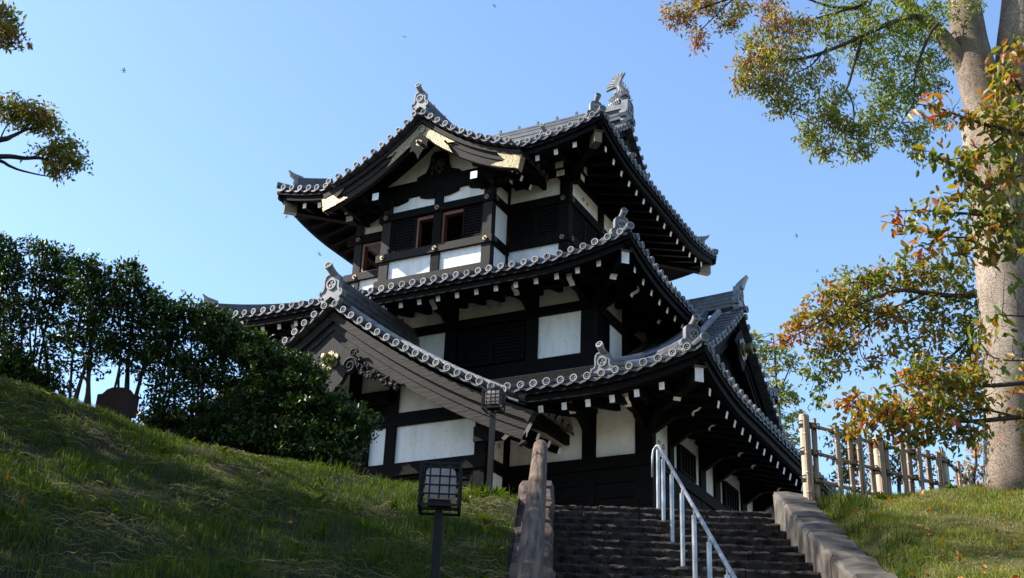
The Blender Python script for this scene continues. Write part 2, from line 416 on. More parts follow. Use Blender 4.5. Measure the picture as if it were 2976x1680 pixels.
def gable_slopes(mb, O, ex, ed, zg, smax, d0, d1, sp=0.28, dlim=None):
    def P(s, d, dz=0.0): return O + ex * s + ed * d + Z * (zg(s) + dz)
    nd = int((d1 - d0) / sp)
    for sg in (-1, 1):
        for i in range(nd + 1):
            d = d0 + i * sp; o = len(mb.v); rings = 0; nseg = int(smax / 0.3); nn = 7
            sm = smax if dlim is None else dlim(d)
            if sm < 0.3: continue
            for k in range(nseg):
                for ff, rr in ((k, 0.070), (k + 0.97, 0.080)):
                    s = 0.08 + (sm - 0.08) * ff / nseg
                    for j in range(nn):
                        th = math.pi * j / (nn - 1); mb.v.append(P(sg * s, d) + ed * (rr * math.cos(th)) + Z * (rr * math.sin(th) - 0.01))
                    rings += 1
            for k in range(rings - 1):
                for j in range(nn - 1): q = o + k * nn + j; mb.f.append((q, q + 1, q + 1 + nn, q + nn)); mb.m.append(0)
            if sm == smax: mb.disc(P(sg * smax, d), ex * sg, 0.080, 0.12)
        o = len(mb.v); ns = 16; dd = np.linspace(d0 - 0.2, d1, int((d1 - d0) / 0.14) + 2)
        for d in dd:
            sm = smax if dlim is None else dlim(float(d))
            for k in range(ns + 1): mb.v.append(P(sg * max(0.0, sm) * k / ns, float(d), -0.06))
            mb.v.append(P(sg * max(0.0, sm), float(d), -0.12))
        for i in range(len(dd) - 1):
            for k in range(ns + 1): a = o + i * (ns + 2) + k; mb.f.append((a, a + 1, a + ns + 3, a + ns + 2)); mb.m.append(0)
# ---------------------------------------------------------------- roofs
def solve_t0(R, zg, s, tmax, off=0.10):
    for t in np.linspace(0, tmax, 60):
        if R.ze + R.pa * t + R.pb * t * t > zg(s) - off: return float(t)
    return None
R1 = Roof(8.06, 7.04, 8.05, 0.30, 0.036, 0.40, 2.6)
R2 = Roof(5.99, 5.50, 11.50, 0.32, 0.036, 0.36, 2.6)
R3 = Roof(4.76, 4.20, 15.43, 0.42, 0.0435, 0.40, 2.6)
V1, V3 = 6.70, 3.76                  # verge planes of the two hip-and-gable roofs, from the centre
def rg1(side, a):
    if side in 'FB':
        c = 8.06 - abs(a)
        t1 = c if abs(a) > V1 - 0.25 else (6.98 if abs(a) > 4.56 else 3.06)
        if side == 'B': return (0.0, min(t1, 6.98))
        s = abs(CX + a - GX_ENT)
        if s > 4.25: return (0.0, t1)
        t0 = solve_t0(R1, zg_ent, s, t1)
        return None if t0 is None else (max(t0, 0.0), t1)
    return (0.0, min(7.04 - abs(a), 1.8))
def rg2(side, a):
    if side in 'FB': return (0.0, min(5.99 - abs(a), 2.80))
    return (0.0, min(5.5 - abs(a), 2.80))
def rg3(side, a):
    if side in 'FB':
        c = 4.76 - abs(a); t1 = c if abs(a) > V3 - 0.25 else 4.16
        if side == 'B': return (0.0, t1)
        s = abs(CX + a - GX_TOP)
        if s > 2.62: return (0.0, t1)
        t0 = solve_t0(R3, zg_top, s, t1)
        return None if t0 is None else (t0, t1)
    return (0.0, min(4.2 - abs(a), 1.7))
ro1 = build_roof(R1, rg1, 'lowest and widest tiled roof with white tipped rafters', lambda sd, a: sd == 'F' and abs(CX + a - GX_ENT) < 4.35)
ro2 = build_roof(R2, rg2, 'middle tiled roof with white tipped rafters', lambda sd, a: False, rz=-0.37)
ro3 = build_roof(R3, rg3, 'top tiled roof with gilded corner rafters', lambda sd, a: sd == 'F' and abs(CX + a - GX_TOP) < 2.66, rz=-0.40, gold=True)
ALLC = ((1, -1), (-1, -1), (1, 1), (-1, 1))
hip(R1, ro1, 0.42, 1.42, ALLC, 0.22, 0.20, 0.45)
hip(R2, ro2, 0.42, 2.62, ALLC, 0.20, 0.18, 0.44)
hip(R3, ro3, 0.38, 1.05, ALLC, 0.20, 0.20, 0.42)
# flashing courses where the roofs meet the walls
for R, ro, hx, hy, t in ((R1, ro1, 4.52, 4.03, 3.0), (R2, ro2, 3.24, 2.74, 2.75)):
    mb = MB(); z = R.ze + R.pa * t + R.pb * t * t
    for k in range(4):
        e = 0.20 - 0.04 * k
        mb.box(CX - hx - e, CX + hx + e, CY - hy - e, CY - hy - 0.01, z + 0.05 * k, z + 0.05 * k + 0.046)
        mb.box(CX + hx + 0.01, CX + hx + e, CY - hy - e + 0.01, CY + hy, z + 0.05 * k, z + 0.05 * k + 0.046)
        mb.box(CX - hx - e, CX - hx - 0.01, CY - hy - e + 0.01, CY + hy, z + 0.05 * k, z + 0.05 * k + 0.046)
    mb.build('flashing_course', ['tile'], ro)

# ---------------------------------------------------------------- hip-and-gable ends (lowest roof and top roof)
def gable_end(R, ro, V, sgn, zoff, ridge_z, ridge_h, kx, kt, smx, side_prof, name_label, shibi):
    """gable facing +x (sgn 1) or -x; profile from the roof's own slope"""
    prof = side_prof
    O = Vector((CX + sgn * V, CY, 0.0)); ex = Y * sgn; ed = -X * sgn
    mb = MB(); bd = MB()
    verge(mb, bd, O, ex, ed, prof, smx, 0.9, bz=(0.18, 0.34, 0.66), thick=0.1)
    mb.build('verge_tiles', ['tile', 'tiledisc'], ro); bd.build('bargeboard', ['wood', 'wood', 'wood'], ro)
    g = MB(); n = 20; xg = -0.55
    tw = R.hx - V + 0.55; zb = R.ze + R.pa * tw + R.pb * tw * tw - 0.15
    top = [(s, max(zb + 0.02, prof(s) - 0.35)) for s in np.linspace(-smx, smx, n)]
    g.prism([(float(a), float(b)) for a, b in top] + [(smx, zb), (-smx, zb)], O, ex, Z, -ed, xg - 0.1, xg)
    g.build('gable_wall', ['wood'], ro)
    # pendant with gilt boss under the peak
    pd = MB(); pz = prof(0) - 0.62
    pd.prism([(0, 0.15), (0.35, -0.12), (0.55, -0.35), (0.36, -0.42), (0.22, -0.7), (0, -0.95), (-0.22, -0.7), (-0.36, -0.42), (-0.55, -0.35), (-0.35, -0.12)], O + Z * pz - ed * -0.15, ex, Z, -ed, -0.03, 0.06)
    pd.build('gable_pendant', ['wood'], ro)
    boss(ro, O + Z * (pz - 0.38) + ed * 0.09, -ed, 0.27 if R is R1 else 0.16)
def boss(parent, c, out, r):
    """six petalled gilt rosette with a stepped knob"""
    out = out.normalized(); ex = Z.cross(out).normalized(); ey = out.cross(ex); mb = MB()
    for k in range(6):
        a = k * math.pi / 3 + 0.5; e1 = ex * math.cos(a) + ey * math.sin(a); e2 = out.cross(e1)
        mb.prism([(0.1 * r, -0.1 * r), (0.55 * r, -0.42 * r), (0.95 * r, -0.30 * r), (1.05 * r, 0), (0.95 * r, 0.30 * r), (0.55 * r, 0.42 * r), (0.1 * r, 0.1 * r)], c, e1, e2, (out + e1 * 0.15).normalized(), 0.0, 0.12 * r)
    prof = [(0.62, 0.1), (0.62, 0.3), (0.42, 0.42), (0.42, 0.6), (0.52, 0.68), (0.52, 0.95), (0.40, 1.08), (0.36, 1.32), (0.15, 1.42), (0.01, 1.43)]
    n = 14; o = len(mb.v)
    for rr, d in prof:
        for j in range(n): t = 2 * math.pi * j / n; mb.v.append(c + ex * (rr * r * math.cos(t)) + ey * (rr * r * math.sin(t)) + out * (d * r))
    for i in range(len(prof) - 1):
        for j in range(n): a = o + i * n + j; b = o + i * n + (j + 1) % n; mb.f.append((a, b, b + n, a + n)); mb.m.append(0)
    return mb.build('gilt_boss', ['gold'], parent)
def p1(s): return R1.ze + R1.pa * (7.04 - abs(s)) + R1.pb * (7.04 - abs(s)) ** 2 + 0.10
def p3(s): return R3.ze + R3.pa * (4.20 - abs(s)) + R3.pb * (4.20 - abs(s)) ** 2 + 0.12
for sg in (1, -1):
    gable_end(R1, ro1, V1, sg, 0, 12.0, 0.4, 5.85, 0.6, 6.0, p1, '', False)
    gable_end(R3, ro3, V3, sg, 0, 18.0, 0.5, 2.64, 1.15, 3.35, p3, '', True)
    # descending ridges beside the verges
    for sy in (-1, 1):
        for R, ro, xk, ta, tb, sz in ((R1, ro1, 5.80, 0.62, 6.75, 0.45), (R3, ro3, 2.66, 1.2, 3.95, 0.38)):
            side = 'F' if sy < 0 else 'B'; H = R.hx
            pts = []
            for k in range(12):
                t = ta + (tb - ta) * k / 11; pts.append(Vector((CX + sg * xk, CY + sy * (R.hy - t), R.z(t, H - xk) + 0.03)))
            mb = MB(); ridge(mb, pts, 0.22, 0.24 if R is R1 else 0.18, X, 4, 0.08); mb.build('descending_ridge', ['tile'], ro)
            oni(ro, pts[0] + Y * (sy * 0.04) - Z * 0.02, X * (1 if sy < 0 else -1), Y * sy, sz)
# main ridges
mb = MB(); zr = p3(0) + 0.06
pts = [Vector((CX + x, CY, zr + 0.10 * (abs(x) / 3.7) ** 3)) for x in np.linspace(-3.62, 3.62, 25)]
ridge(mb, pts, 0.30, 0.48, Y, 7, 0.09)
for i in range(1, 25, 2):
    mb.box(pts[i].x - 0.03, pts[i].x + 0.03, CY - 0.03, CY + 0.03, pts[i].z + 0.5, pts[i].z + 0.72)
mb.build('main_ridge', ['tile'], ro3, label='long main ridge of stacked tiles on the top roof')
for sg in (1, -1):
    O = Vector((CX + sg * 3.66, CY, zr + 0.02))
    oni(ro3, O, Y * sg, X * sg, 0.66, tori=False)
    b = MB(); b.tube([O - X * sg * 0.3 - Z * 0.02, O + X * sg * 0.17 - Z * 0.02], 0.085, 10); b.disc(O + X * sg * 0.18 - Z * 0.02, X * sg, 0.09, 0.06); b.build('ridge_end_roll', ['tile', 'tiledisc'], ro3)
zr1 = p1(0) + 0.04
for sg in (1, -1):
    mb = MB(); pts = [Vector((CX + sg * x, CY, zr1 + 0.07 * ((x - 4.4) / 2.2) ** 2)) for x in np.linspace(4.4, V1 - 0.08, 9)]
    ridge(mb, pts, 0.28, 0.37, Y, 7, 0.08); mb.build('gable_ridge', ['tile'], ro1)
for sg in (1, -1):
    O = Vector((CX + sg * (V1 - 0.12), CY, zr1 + 0.07))
    oni(ro1, O, Y * sg, X * sg, 0.54, tori=False)
    h = MB(); h.prism([(-0.1, 0.0), (0.12, 0.0), (0.16, 0.14), (0.24, 0.32), (0.10, 0.22), (-0.02, 0.12)], O + Z * 0.48, X * sg, Z, Y, -0.09, 0.09); h.build('ridge_horn', ['oni'], ro1)
    b = MB(); b.tube([O - X * sg * 0.2 - Z * 0.08, O + X * sg * 0.19 - Z * 0.08], 0.085, 10); b.disc(O + X * sg * 0.20 - Z * 0.08, X * sg, 0.09, 0.06); b.build('ridge_end_roll', ['tile', 'tiledisc'], ro1)

# ---------------------------------------------------------------- front gables: entrance and top bay
gE = MB(); bE = MB(); OE = Vector((GX_ENT, 19.40, 0))
verge(gE, bE, OE, X, Y, zg_ent, 4.52, 1.1, bz=(0.19, 0.40, 0.80), smb=4.85)
gable_slopes(gE, OE, X, Y, zg_ent, 4.80, 0.82, 3.45, dlim=lambda d: 4.80 if d < 2.15 else 3.3)
ent_roof = gE.build('entrance_gable_roof', ['tile', 'tiledisc'], turret, label='large tiled gable roof over the entrance bay')
bE.build('bargeboard', ['barge', 'white', 'wood'], ent_roof)
gT = MB(); bT = MB(); OT = Vector((GX_TOP, 22.14, 0))
verge(gT, bT, OT, X, Y, zg_top, 2.62, 1.1, bz=(0.17, 0.30, 0.66), smb=2.84, endcut=0.2)
gable_slopes(gT, OT, X, Y, zg_top, 2.72, 0.82, 2.6, dlim=lambda d: 2.72 if d < 2.0 else max(0.4, 2.72 - (d - 2.0) * 1.9))
top_gable = gT.build('top_gable_roof', ['tile', 'tiledisc'], turret, label='small tiled gable roof with gilt fittings over the top bay window')
bT.build('bargeboard', ['barge', 'gold', 'wood'], top_gable)
for ro, O, zg, d1, sm, wd, h, sz in ((ent_roof, OE, zg_ent, 3.5, 4.8, 0.34, 0.50, 0.56), (top_gable, OT, zg_top, 2.9, 2.72, 0.26, 0.34, 0.46)):
    mb = MB(); pts = [O + Y * d + Z * (zg(0) + 0.0) for d in np.linspace(0.12, d1, 6)]
    ridge(mb, pts, wd, h, X, 7, 0.085)
    for i in range(1, 6): mb.box(pts[i].x - 0.02, pts[i].x + 0.02, pts[i].y - 0.02, pts[i].y + 0.02, pts[i].z + h, pts[i].z + h + 0.18)
    mb.build('gable_ridge', ['tile'], ro)
    oni(ro, O + Z * (zg(0) + 0.06) + Y * 0.05, X, -Y, sz, label='pale ridge end tile with a three leaf crest')
    for sg in (1, -1):                                   # side eaves under the gable
        eb = MB()
        e = O + X * (sg * (sm - 0.05)); z = zg(sm)
        x0, x1 = sorted((e.x, e.x - sg * 0.10)); eb.box(x0, x1, e.y + 0.40, e.y + 2.0, z - 0.34, z - 0.13); eb.build('eave_board', ['wood'], ro)
        for k in range(4):
            r = MB(); yy = O.y + 0.62 + k * 0.49
            pe = Vector((e.x - sg * 0.26, yy, z - 0.40)); pi_ = Vector((e.x - sg * 1.35, yy, z + 0.02))
            r.beam(pi_, pe, 0.105, 0.14, 0, 1); r.build('rafter', ['wood', 'white'], ro)
    rf = MB()                                            # closed soffit under the slopes
    for sg in (1, -1):
        q = [float(x) for x in np.linspace(0, sm - 0.12, 14)]
        for i in range(13):
            for d0, d1_ in ((0.3, 2.1),):
                rf.add([O + X * (sg * q[i]) + Y * d0 + Z * (zg(q[i]) - 0.26), O + X * (sg * q[i + 1]) + Y * d0 + Z * (zg(q[i + 1]) - 0.26), O + X * (sg * q[i + 1]) + Y * d1_ + Z * (zg(q[i + 1]) - 0.26), O + X * (sg * q[i]) + Y * d1_ + Z * (zg(q[i]) - 0.26)], [(0, 1, 2, 3)])
    rf.build('soffit', ['wood'], ro)
# gilt plates on the top bargeboards: chevron at the peak, shoes at the ends
def plate(name, pts, y0=0.205, parent=top_gable):
    mb = MB(); n = len(pts)
    mb.prism(pts, Vector((GX_TOP, OT.y + y0, 0)), X, Z, -Y, 0.0, 0.022); return mb.build(name, ['gold'], parent)
def on(s, dz): return (s, zg_top(s) + dz)
plate('gilt_chevron', [on(0, -0.34)] + [on(s, -0.33) for s in (0.3, 0.6, 0.9)] + [on(1.0, -0.33), on(0.80, -0.44), on(0.72, -0.40), on(0.68, -0.46), on(0.82, -0.52), on(0.95, -0.66), on(0.6, -0.66), on(0.3, -0.66), on(0, -0.68), on(-0.3, -0.66), on(-0.6, -0.66), on(-0.95, -0.66), on(-0.82, -0.52), on(-0.68, -0.46), on(-0.72, -0.40), on(-0.80, -0.44), on(-1.0, -0.33)] + [on(-s, -0.33) for s in (0.9, 0.6, 0.3)])
b = MB(); b.disc(Vector((GX_TOP, OT.y + 0.17, zg_top(0) - 0.50)), -Y, 0.12, 0.02, 0, 0, n=18, tomoe=False); b.build('gilt_crest', ['gold'], top_gable)
for sg in (1, -1):
    plate('gilt_shoe', [on(sg * 2.20, -0.30), on(sg * 2.5, -0.30), on(sg * 2.86, -0.30), on(sg * 2.80, -0.67), on(sg * 2.4, -0.67), on(sg * 2.05, -0.67), on(sg * 2.18, -0.58), on(sg * 2.36, -0.52), on(sg * 2.42, -0.46), on(sg * 2.34, -0.42)][::1 if sg > 0 else -1])
    b = MB(); o = Vector((GX_TOP, OT.y, 0))
    q = [o + X * sg * 2.865 + Z * (zg_top(2.86) - 0.29), o + X * sg * 2.78 + Z * (zg_top(2.80) - 0.68)]
    b.add([q[0] + Y * 0.18, q[1] + Y * 0.18, q[1] + Y * 0.40, q[0] + Y * 0.40, q[0] + Y * 0.18 - X * sg * 0.02, q[1] + Y * 0.18 - X * sg * 0.02, q[1] + Y * 0.40 - X * sg * 0.02, q[0] + Y * 0.40 - X * sg * 0.02], [(0, 1, 2, 3), (4, 5, 6, 7), (0, 1, 5, 4), (1, 2, 6, 5), (2, 3, 7, 6), (3, 0, 4, 7)]); b.build('gilt_end_cap', ['gold'], top_gable)
pd = MB(); O = Vector((GX_TOP, OT.y + 0.17, zg_top(0) - 0.78))
half = [(0.0, 0.12), (0.17, 0.02), (0.27, -0.10), (0.23, -0.22), (0.26, -0.36), (0.15, -0.34), (0.06, -0.46), (0.0, -0.62)]
pd.prism([p for p in half] + [(-a, b_) for a, b_ in half[-2:0:-1]], O, X, Z, -Y, -0.03, 0.05); pd.build('gable_pendant', ['wood'], top_gable)
boss(top_gable, O + Z * -0.14 - Y * 0.045, -Y, 0.085)
# carved pendant of the entrance gable
pd = MB(); O = Vector((GX_ENT + 0.06, OE.y + 0.23, zg_ent(0) - 0.80))
half = [(0.0, 0.0), (0.22, -0.18), (0.50, -0.40), (0.66, -0.62), (0.58, -0.84), (0.40, -0.86), (0.34, -1.00), (0.16, -1.20), (0.0, -1.30)]
pd.prism(half + [(-a, b_) for a, b_ in half[-2:0:-1]], O, X, Z, -Y, -0.05, 0.06)
pd.build('gable_pendant', ['grain'], ent_roof, label='dark carved pendant with a gilt boss under the entrance gable peak')
boss(ent_roof, O + Z * -0.52 - Y * 0.06, -Y, 0.20)
for sg in (1, -1):
    cv = MB()
    def spiral(c, r0, turns, th):
        pts = []; rad = []
        for i in range(26):
            a = i / 25 * turns * 2 * math.pi; rr = r0 * (1 - i / 27)
            pts.append(c + X * (sg * rr * math.cos(a)) + Z * (rr * math.sin(a))); rad.append(th * (1 - 0.5 * i / 25))
        cv.tube(pts, rad, 6, 0)
    spiral(O + X * sg * 0.52 - Z * 0.72 - Y * 0.08, 0.19, 2.1, 0.045)
    spiral(O + X * sg * 0.58 - Z * 0.44 - Y * 0.08, 0.10, 1.6, 0.03)
    rr = random.Random(5)
    for k in range(54):                                   # flowers and leaves carved along the board
        u = rr.random(); s = 0.72 + 1.0 * u; zc = zg_ent(s) - 0.80 - 0.06 - rr.random() * (0.30 - 0.20 * u)
        c = Vector((GX_ENT + 0.05 + sg * s, OE.y + 0.23 - rr.random() * 0.06, zc)); a = rr.random() * 6.28; L = 0.08 + 0.08 * rr.random()
        d = X * math.cos(a) + Z * math.sin(a) - Y * (0.6 * rr.random())
        cv.tube([c - d * L * 0.5, c - d * L * 0.2 - Y * 0.02, c + d * L * 0.2 - Y * 0.02, c + d * L * 0.6], [0.012, 0.042, 0.036, 0.008], 7, 0)
    s_ = [float(x) for x in np.linspace(0.5, 1.8, 10)]
    cv.prism([(sg * s, zg_ent(s) - 0.78) for s in s_] + [(sg * s, zg_ent(s) - 0.78 - 0.40 * (1 - (s - 0.5) / 1.4)) for s in s_[::-1]], Vector((GX_ENT + 0.05, OE.y + 0.26, 0)), X, Z, -Y, -0.04, 0.02)
    cv.build('carved_fin', ['grain'], ent_roof, smooth=False)

# ---------------------------------------------------------------- fish shaped ridge ornaments
def shachi(sg):
    b = Vector((CX + sg * 3.42, CY, zr + 0.52)); mb = MB(); e = X * sg
    path = [(-0.30, 0.08), (-0.14, 0.12), (0.05, 0.16), (0.13, 0.30), (0.11, 0.46), (0.04, 0.60), (-0.02, 0.72)]
    rad = [0.11, 0.18, 0.21, 0.19, 0.15, 0.11, 0.08]
    for i in range(6):                                    # overlapping scaly body rings
        (x0_, z0_), (x1_, z1_) = path[i], path[i + 1]
        for q in range(3):
            f0, f1 = q / 3, (q + 1) / 3
            r0_ = rad[i] + (rad[i + 1] - rad[i]) * f0; r1_ = rad[i] + (rad[i + 1] - rad[i]) * f1
            mb.tube([b + e * (x0_ + (x1_ - x0_) * f0) + Z * (z0_ + (z1_ - z0_) * f0), b + e * (x0_ + (x1_ - x0_) * f1) + Z * (z0_ + (z1_ - z0_) * f1)], [r0_ * 0.94, r1_ * 1.03], 12, 0)
    mb.box(*sorted((b.x - sg * 0.42, b.x + sg * 0.24)), CY - 0.16, CY + 0.16, b.z - 0.12, b.z + 0.06)
    o = b + e * -0.03 + Z * 0.70                          # broad fanned tail, swept back over the ridge
    tail = [(0.06, -0.04), (0.13, 0.10), (0.10, 0.16), (0.08, 0.28), (0.14, 0.36), (0.20, 0.42), (0.11, 0.46), (-0.02, 0.45), (-0.13, 0.38), (-0.22, 0.27), (-0.30, 0.17), (-0.36, 0.06), (-0.37, -0.06), (-0.30, 0.0), (-0.20, 0.05), (-0.12, 0.02), (-0.06, -0.06)]
    mb.prism(tail, o, e, Z, Y, -0.03, 0.03)
    for tx, tz in ((0.18, 0.42), (0.10, 0.45), (-0.01, 0.445), (-0.12, 0.375), (-0.21, 0.265), (-0.29, 0.165), (-0.35, 0.06), (-0.365, -0.05)):
        t = o + e * tx + Z * tz; m_ = o + e * tx * 0.45 + Z * (tz * 0.55 + 0.05)
        for sy in (-0.025, 0.025): mb.tube([o + Y * sy, m_ + Y * sy * 1.3, t + Y * sy], [0.03, 0.030, 0.012], 5, 0)
    for (x, z) in ((0.24, 0.24), (0.25, 0.36), (0.22, 0.48), (0.15, 0.60), (0.09, 0.70)):   # back fin
        p0 = b + e * (x - 0.06) + Z * z; mb.prism([(0, -0.06), (0.07, 0.0), (0.09, 0.14), (0.02, 0.09)], p0, e, Z, Y, -0.025, 0.025)
    for sy in (-1, 1):                                    # side fins, gill curls, eye
        for k in range(6):
            a = math.radians(20 + 20 * k); p0 = b + e * 0.03 + Z * 0.22 + Y * sy * 0.17; dd = e * math.cos(a) + Z * math.sin(a)
            mb.tube([p0, p0 + dd * 0.16 + Y * sy * 0.05, p0 + dd * 0.30 + Y * sy * 0.03], [0.04, 0.038, 0.008], 6, 0)
        for k in range(4):
            c = b + e * -0.08 + Z * 0.10 + Y * sy * 0.17; r = 0.06 + 0.05 * k
            mb.tube([c + e * (r * math.cos(t)) + Z * (r * math.sin(t)) for t in np.linspace(0.2, 2.6, 8)], 0.024, 5, 0)
        mb.tube([b + e * -0.24 + Z * 0.16 + Y * sy * 0.08, b + e * -0.27 + Z * 0.18 + Y * sy * 0.12], [0.035, 0.02], 8, 0)
    mb.build('fish_ornament', ['oni'], ro3, label='grey tile fish with a fanned tail at the ridge end')
for sg in (1, -1): shachi(sg)
# ---------------------------------------------------------------- walls
class Wall:
    """axis F/R/L/B at coordinate v; pieces are given along the wall, in height, and in depth (positive outwards)"""
    def __init__(s, axis, v, parent): s.ax, s.v, s.p = axis, v, parent
    def _box(s, mb, a0, a1, z0, z1, d0, d1, m=0):
        if s.ax == 'F': mb.box(a0, a1, s.v - d1, s.v - d0, z0, z1, m)
        elif s.ax == 'B': mb.box(a0, a1, s.v + d0, s.v + d1, z0, z1, m)
        elif s.ax == 'R': mb.box(s.v + d0, s.v + d1, a0, a1, z0, z1, m)
        else: mb.box(s.v - d1, s.v - d0, a0, a1, z0, z1, m)
    def piece(s, name, a0, a1, z0, z1, d0, d1, m='wood', label=None):
        mb = MB(); s._box(mb, a0, a1, z0, z1, d0, d1); return mb.build(name, [m], s.p, label=label)
    def panel(s, a0, a1, z0, z1): return s.piece('plaster_panel', a0 - 0.03, a1 + 0.03, z0 - 0.03, z1 + 0.03, -0.13, -0.055, 'plaster')
    def post(s, a0, a1, z0, z1, d=0.0, m='wood'): return s.piece('post', a0, a1, z0, z1, -0.2, d, m)
    def beam(s, a0, a1, z0, z1, d=0.035, m='wood'): return s.piece('beam', a0, a1, z0, z1, -0.12, d, m)
    def pt(s, a, z, d):
        return Vector((a, s.v - d, z)) if s.ax == 'F' else Vector((a, s.v + d, z)) if s.ax == 'B' else Vector((s.v + d, a, z)) if s.ax == 'R' else Vector((s.v - d, a, z))
    def shutter(s, a0, a1, z0, z1, d=-0.03, name='shutter', pitch=0.075):
        mb = MB(); fw = 0.05
        s._box(mb, a0, a1, z0, z1, d - 0.09, d - 0.04)
        for b0, b1, c0, c1 in ((a0, a0 + fw, z0, z1), (a1 - fw, a1, z0, z1), (a0 + fw, a1 - fw, z0, z0 + fw), (a0 + fw, a1 - fw, z1 - fw, z1)): s._box(mb, b0, b1, c0, c1, d - 0.04, d)
        n = int((z1 - z0 - 2 * fw) / pitch)
        for k in range(n):
            z = z0 + fw + (k + 0.2) * (z1 - z0 - 2 * fw) / n; s._box(mb, a0 + fw, a1 - fw, z, z + pitch * 0.55, d - 0.04, d - 0.012)
        return mb.build(name, ['wood'], s.p)
    def window(s, a0, a1, z0, z1):
        mb = MB(); s._box(mb, a0, a1, z0, z1, -0.06, -0.02)
        for b0, b1, c0, c1 in ((a0 - 0.05, a0, z0 - 0.05, z1 + 0.05), (a1, a1 + 0.05, z0 - 0.05, z1 + 0.05), (a0, a1, z0 - 0.05, z0), (a0 - 0.0, a1, z1, z1 + 0.06)): s._box(mb, b0, b1, c0, c1, -0.06, 0.03)
        n = 5
        for k in range(n): a = a0 + (k + 0.5) * (a1 - a0) / n; s._box(mb, a - 0.03, a + 0.03, z0, z1, -0.02, 0.01)
        return mb.build('window', ['wood'], s.p)
    def vent(s, a, z, d=-0.05):
        mb = MB(); out = OUT[s.ax]; mb.disc(s.pt(a, z, d), out, 0.055, 0.03, 0, 1, tomoe=False); return mb.build('vent_hole', ['hole', 'dark'], s.p)
    def nail(s, a, z, d=0.04):
        mb = MB(); out = OUT[s.ax]; c = s.pt(a, z, d); ex = Z.cross(out); 
        for k in range(6):
            t = k * math.pi / 3; e1 = ex * math.cos(t) + Z * math.sin(t); e2 = out.cross(e1)
            mb.prism([(0.015, -0.012), (0.045, -0.024), (0.062, -0.015), (0.066, 0), (0.062, 0.015), (0.045, 0.024), (0.015, 0.012)], c, e1, e2, out, -0.005, 0.02)
        mb.disc(c + out * 0.03, out, 0.028, 0.035, 0, 0, n=8, tomoe=False)
        return mb.build('gilt_nail_cover', ['gold'], s.p)
    def arm(s, a, z, ln=0.95, wd=0.13, h=0.30):
        """bracket arm with a white painted end that curls back below"""
        out = OUT[s.ax]; o = s.pt(a, z, 0); sd = Z.cross(out)
        top = h; poly = [(-0.1, top), (ln, top), (ln, 0.10), (ln - 0.05, 0.055), (ln - 0.13, 0.03), (ln - 0.17, -0.02), (ln - 0.17, -0.04), (0.42, -0.04), (0.0, -0.30), (-0.1, -0.30)]
        mb = MB(); mb.prism(poly, o, out, Z, sd, -wd / 2, wd / 2, 0)
        n0 = len(mb.f) - len(poly)
        for k in range(1, 6): mb.m[n0 + k] = 1
        return mb.build('bracket_arm', ['wood', 'white'], s.p)

def storey(label, x0, x1, y0, y1, z0, z1, core=True):
    mb = MB()
    if core: mb.box(x0 + 0.13, x1 - 0.13, y0 + 0.13, y1 - 0.13, z0, z1)
    return mb.build('storey', ['wood'], turret, label=label)
# ---- lowest storey
st1 = storey('lowest storey with white panels between black posts', -20.98, -8.26, 21.46, 32.14, 4.6, 9.0)
F = Wall('F', 21.46, st1)
F.beam(-11.40, -8.225, 6.76, 7.00); F.beam(-11.35, -8.26, 8.12, 8.40, 0.0)
for a0, a1 in ((-8.64, -8.26), (-9.75, -9.46)): F.post(a0, a1, 4.6, 6.76) if False else None
F.post(-8.62, -8.26, 4.7, 8.4); F.post(-9.75, -9.46, 4.7, 8.4)
F.panel(-11.35, -9.75, 7.0, 8.12); F.panel(-9.46, -8.62, 7.0, 8.12)
mb = MB()
for k in range(7): mb.box(-11.40, -8.30, 21.47, 21.55, 4.7 + k * 0.295, 4.98 + k * 0.295)
mb.build('wainscot', ['wood'], st1)
for a in (-8.44, -9.60): F.arm(a, 7.72)
Rw = Wall('R', -8.26, st1)
Rw.beam(21.505, 32.1, 6.76, 7.00); Rw.beam(21.46 + 0.3, 32.1, 8.12, 8.40, 0.0)
pan = [(21.60, 22.43), (22.68, 24.30), (24.63, 25.25), (25.60, 27.20), (27.55, 28.17), (28.5, 30.1), (30.45, 31.1)]
prev = 21.76
for i, (a, b_) in enumerate(pan):
    Rw.panel(a if i else 21.62, b_, 7.0, 8.12)
    if i: Rw.post(pan[i - 1][1], a, 4.7, 8.4)
    mbw = MB()
for (a0, a1) in ((23.0, 23.86), (25.91, 26.78), (28.8, 29.7)): Rw.window(a0, a1, 7.08, 7.55)
Rw.vent(21.95, 7.33); Rw.vent(22.18, 7.31)
mb = MB()
for k in range(7): mb.box(-8.35, -8.27, 21.56, 32.1, 4.7 + k * 0.295, 4.98 + k * 0.295)
mb.build('wainscot', ['wood'], st1)
for a in (20.98 + 0.6, 22.12 + 0.45, 24.01 + 0.45, 24.96 + 0.45, 27.4, 28.4, 30.3): Rw.arm(a, 7.72)
Lw = Wall('L', -20.98, st1); Lw.beam(21.5, 32.1, 6.76, 7.0); Lw.panel(21.8, 24.5, 7.0, 8.1); Lw.panel(24.8, 27.4, 7.0, 8.1)
F.beam(-20.98, -18.02, 6.76, 7.0); F.post(-20.98, -20.62, 4.7, 8.4); F.panel(-20.62, -18.1, 7.0, 8.12)
# diagonal corner arm
mb = MB(); d = (X - Y).normalized(); o = Vector((-8.26, 21.46, 7.72)); sd = Z.cross(d); ln = 1.30
mb.prism([(-0.1, 0.3), (ln, 0.3), (ln, 0.10), (ln - 0.05, 0.055), (ln - 0.13, 0.03), (ln - 0.17, -0.02), (ln - 0.17, -0.04), (0.3, -0.04), (-0.1, -0.3)], o, d, Z, sd, -0.075, 0.075, 0)
for k in range(1, 6): mb.m[len(mb.f) - 9 + k] = 1
mb.build('bracket_arm', ['wood', 'white'], st1)
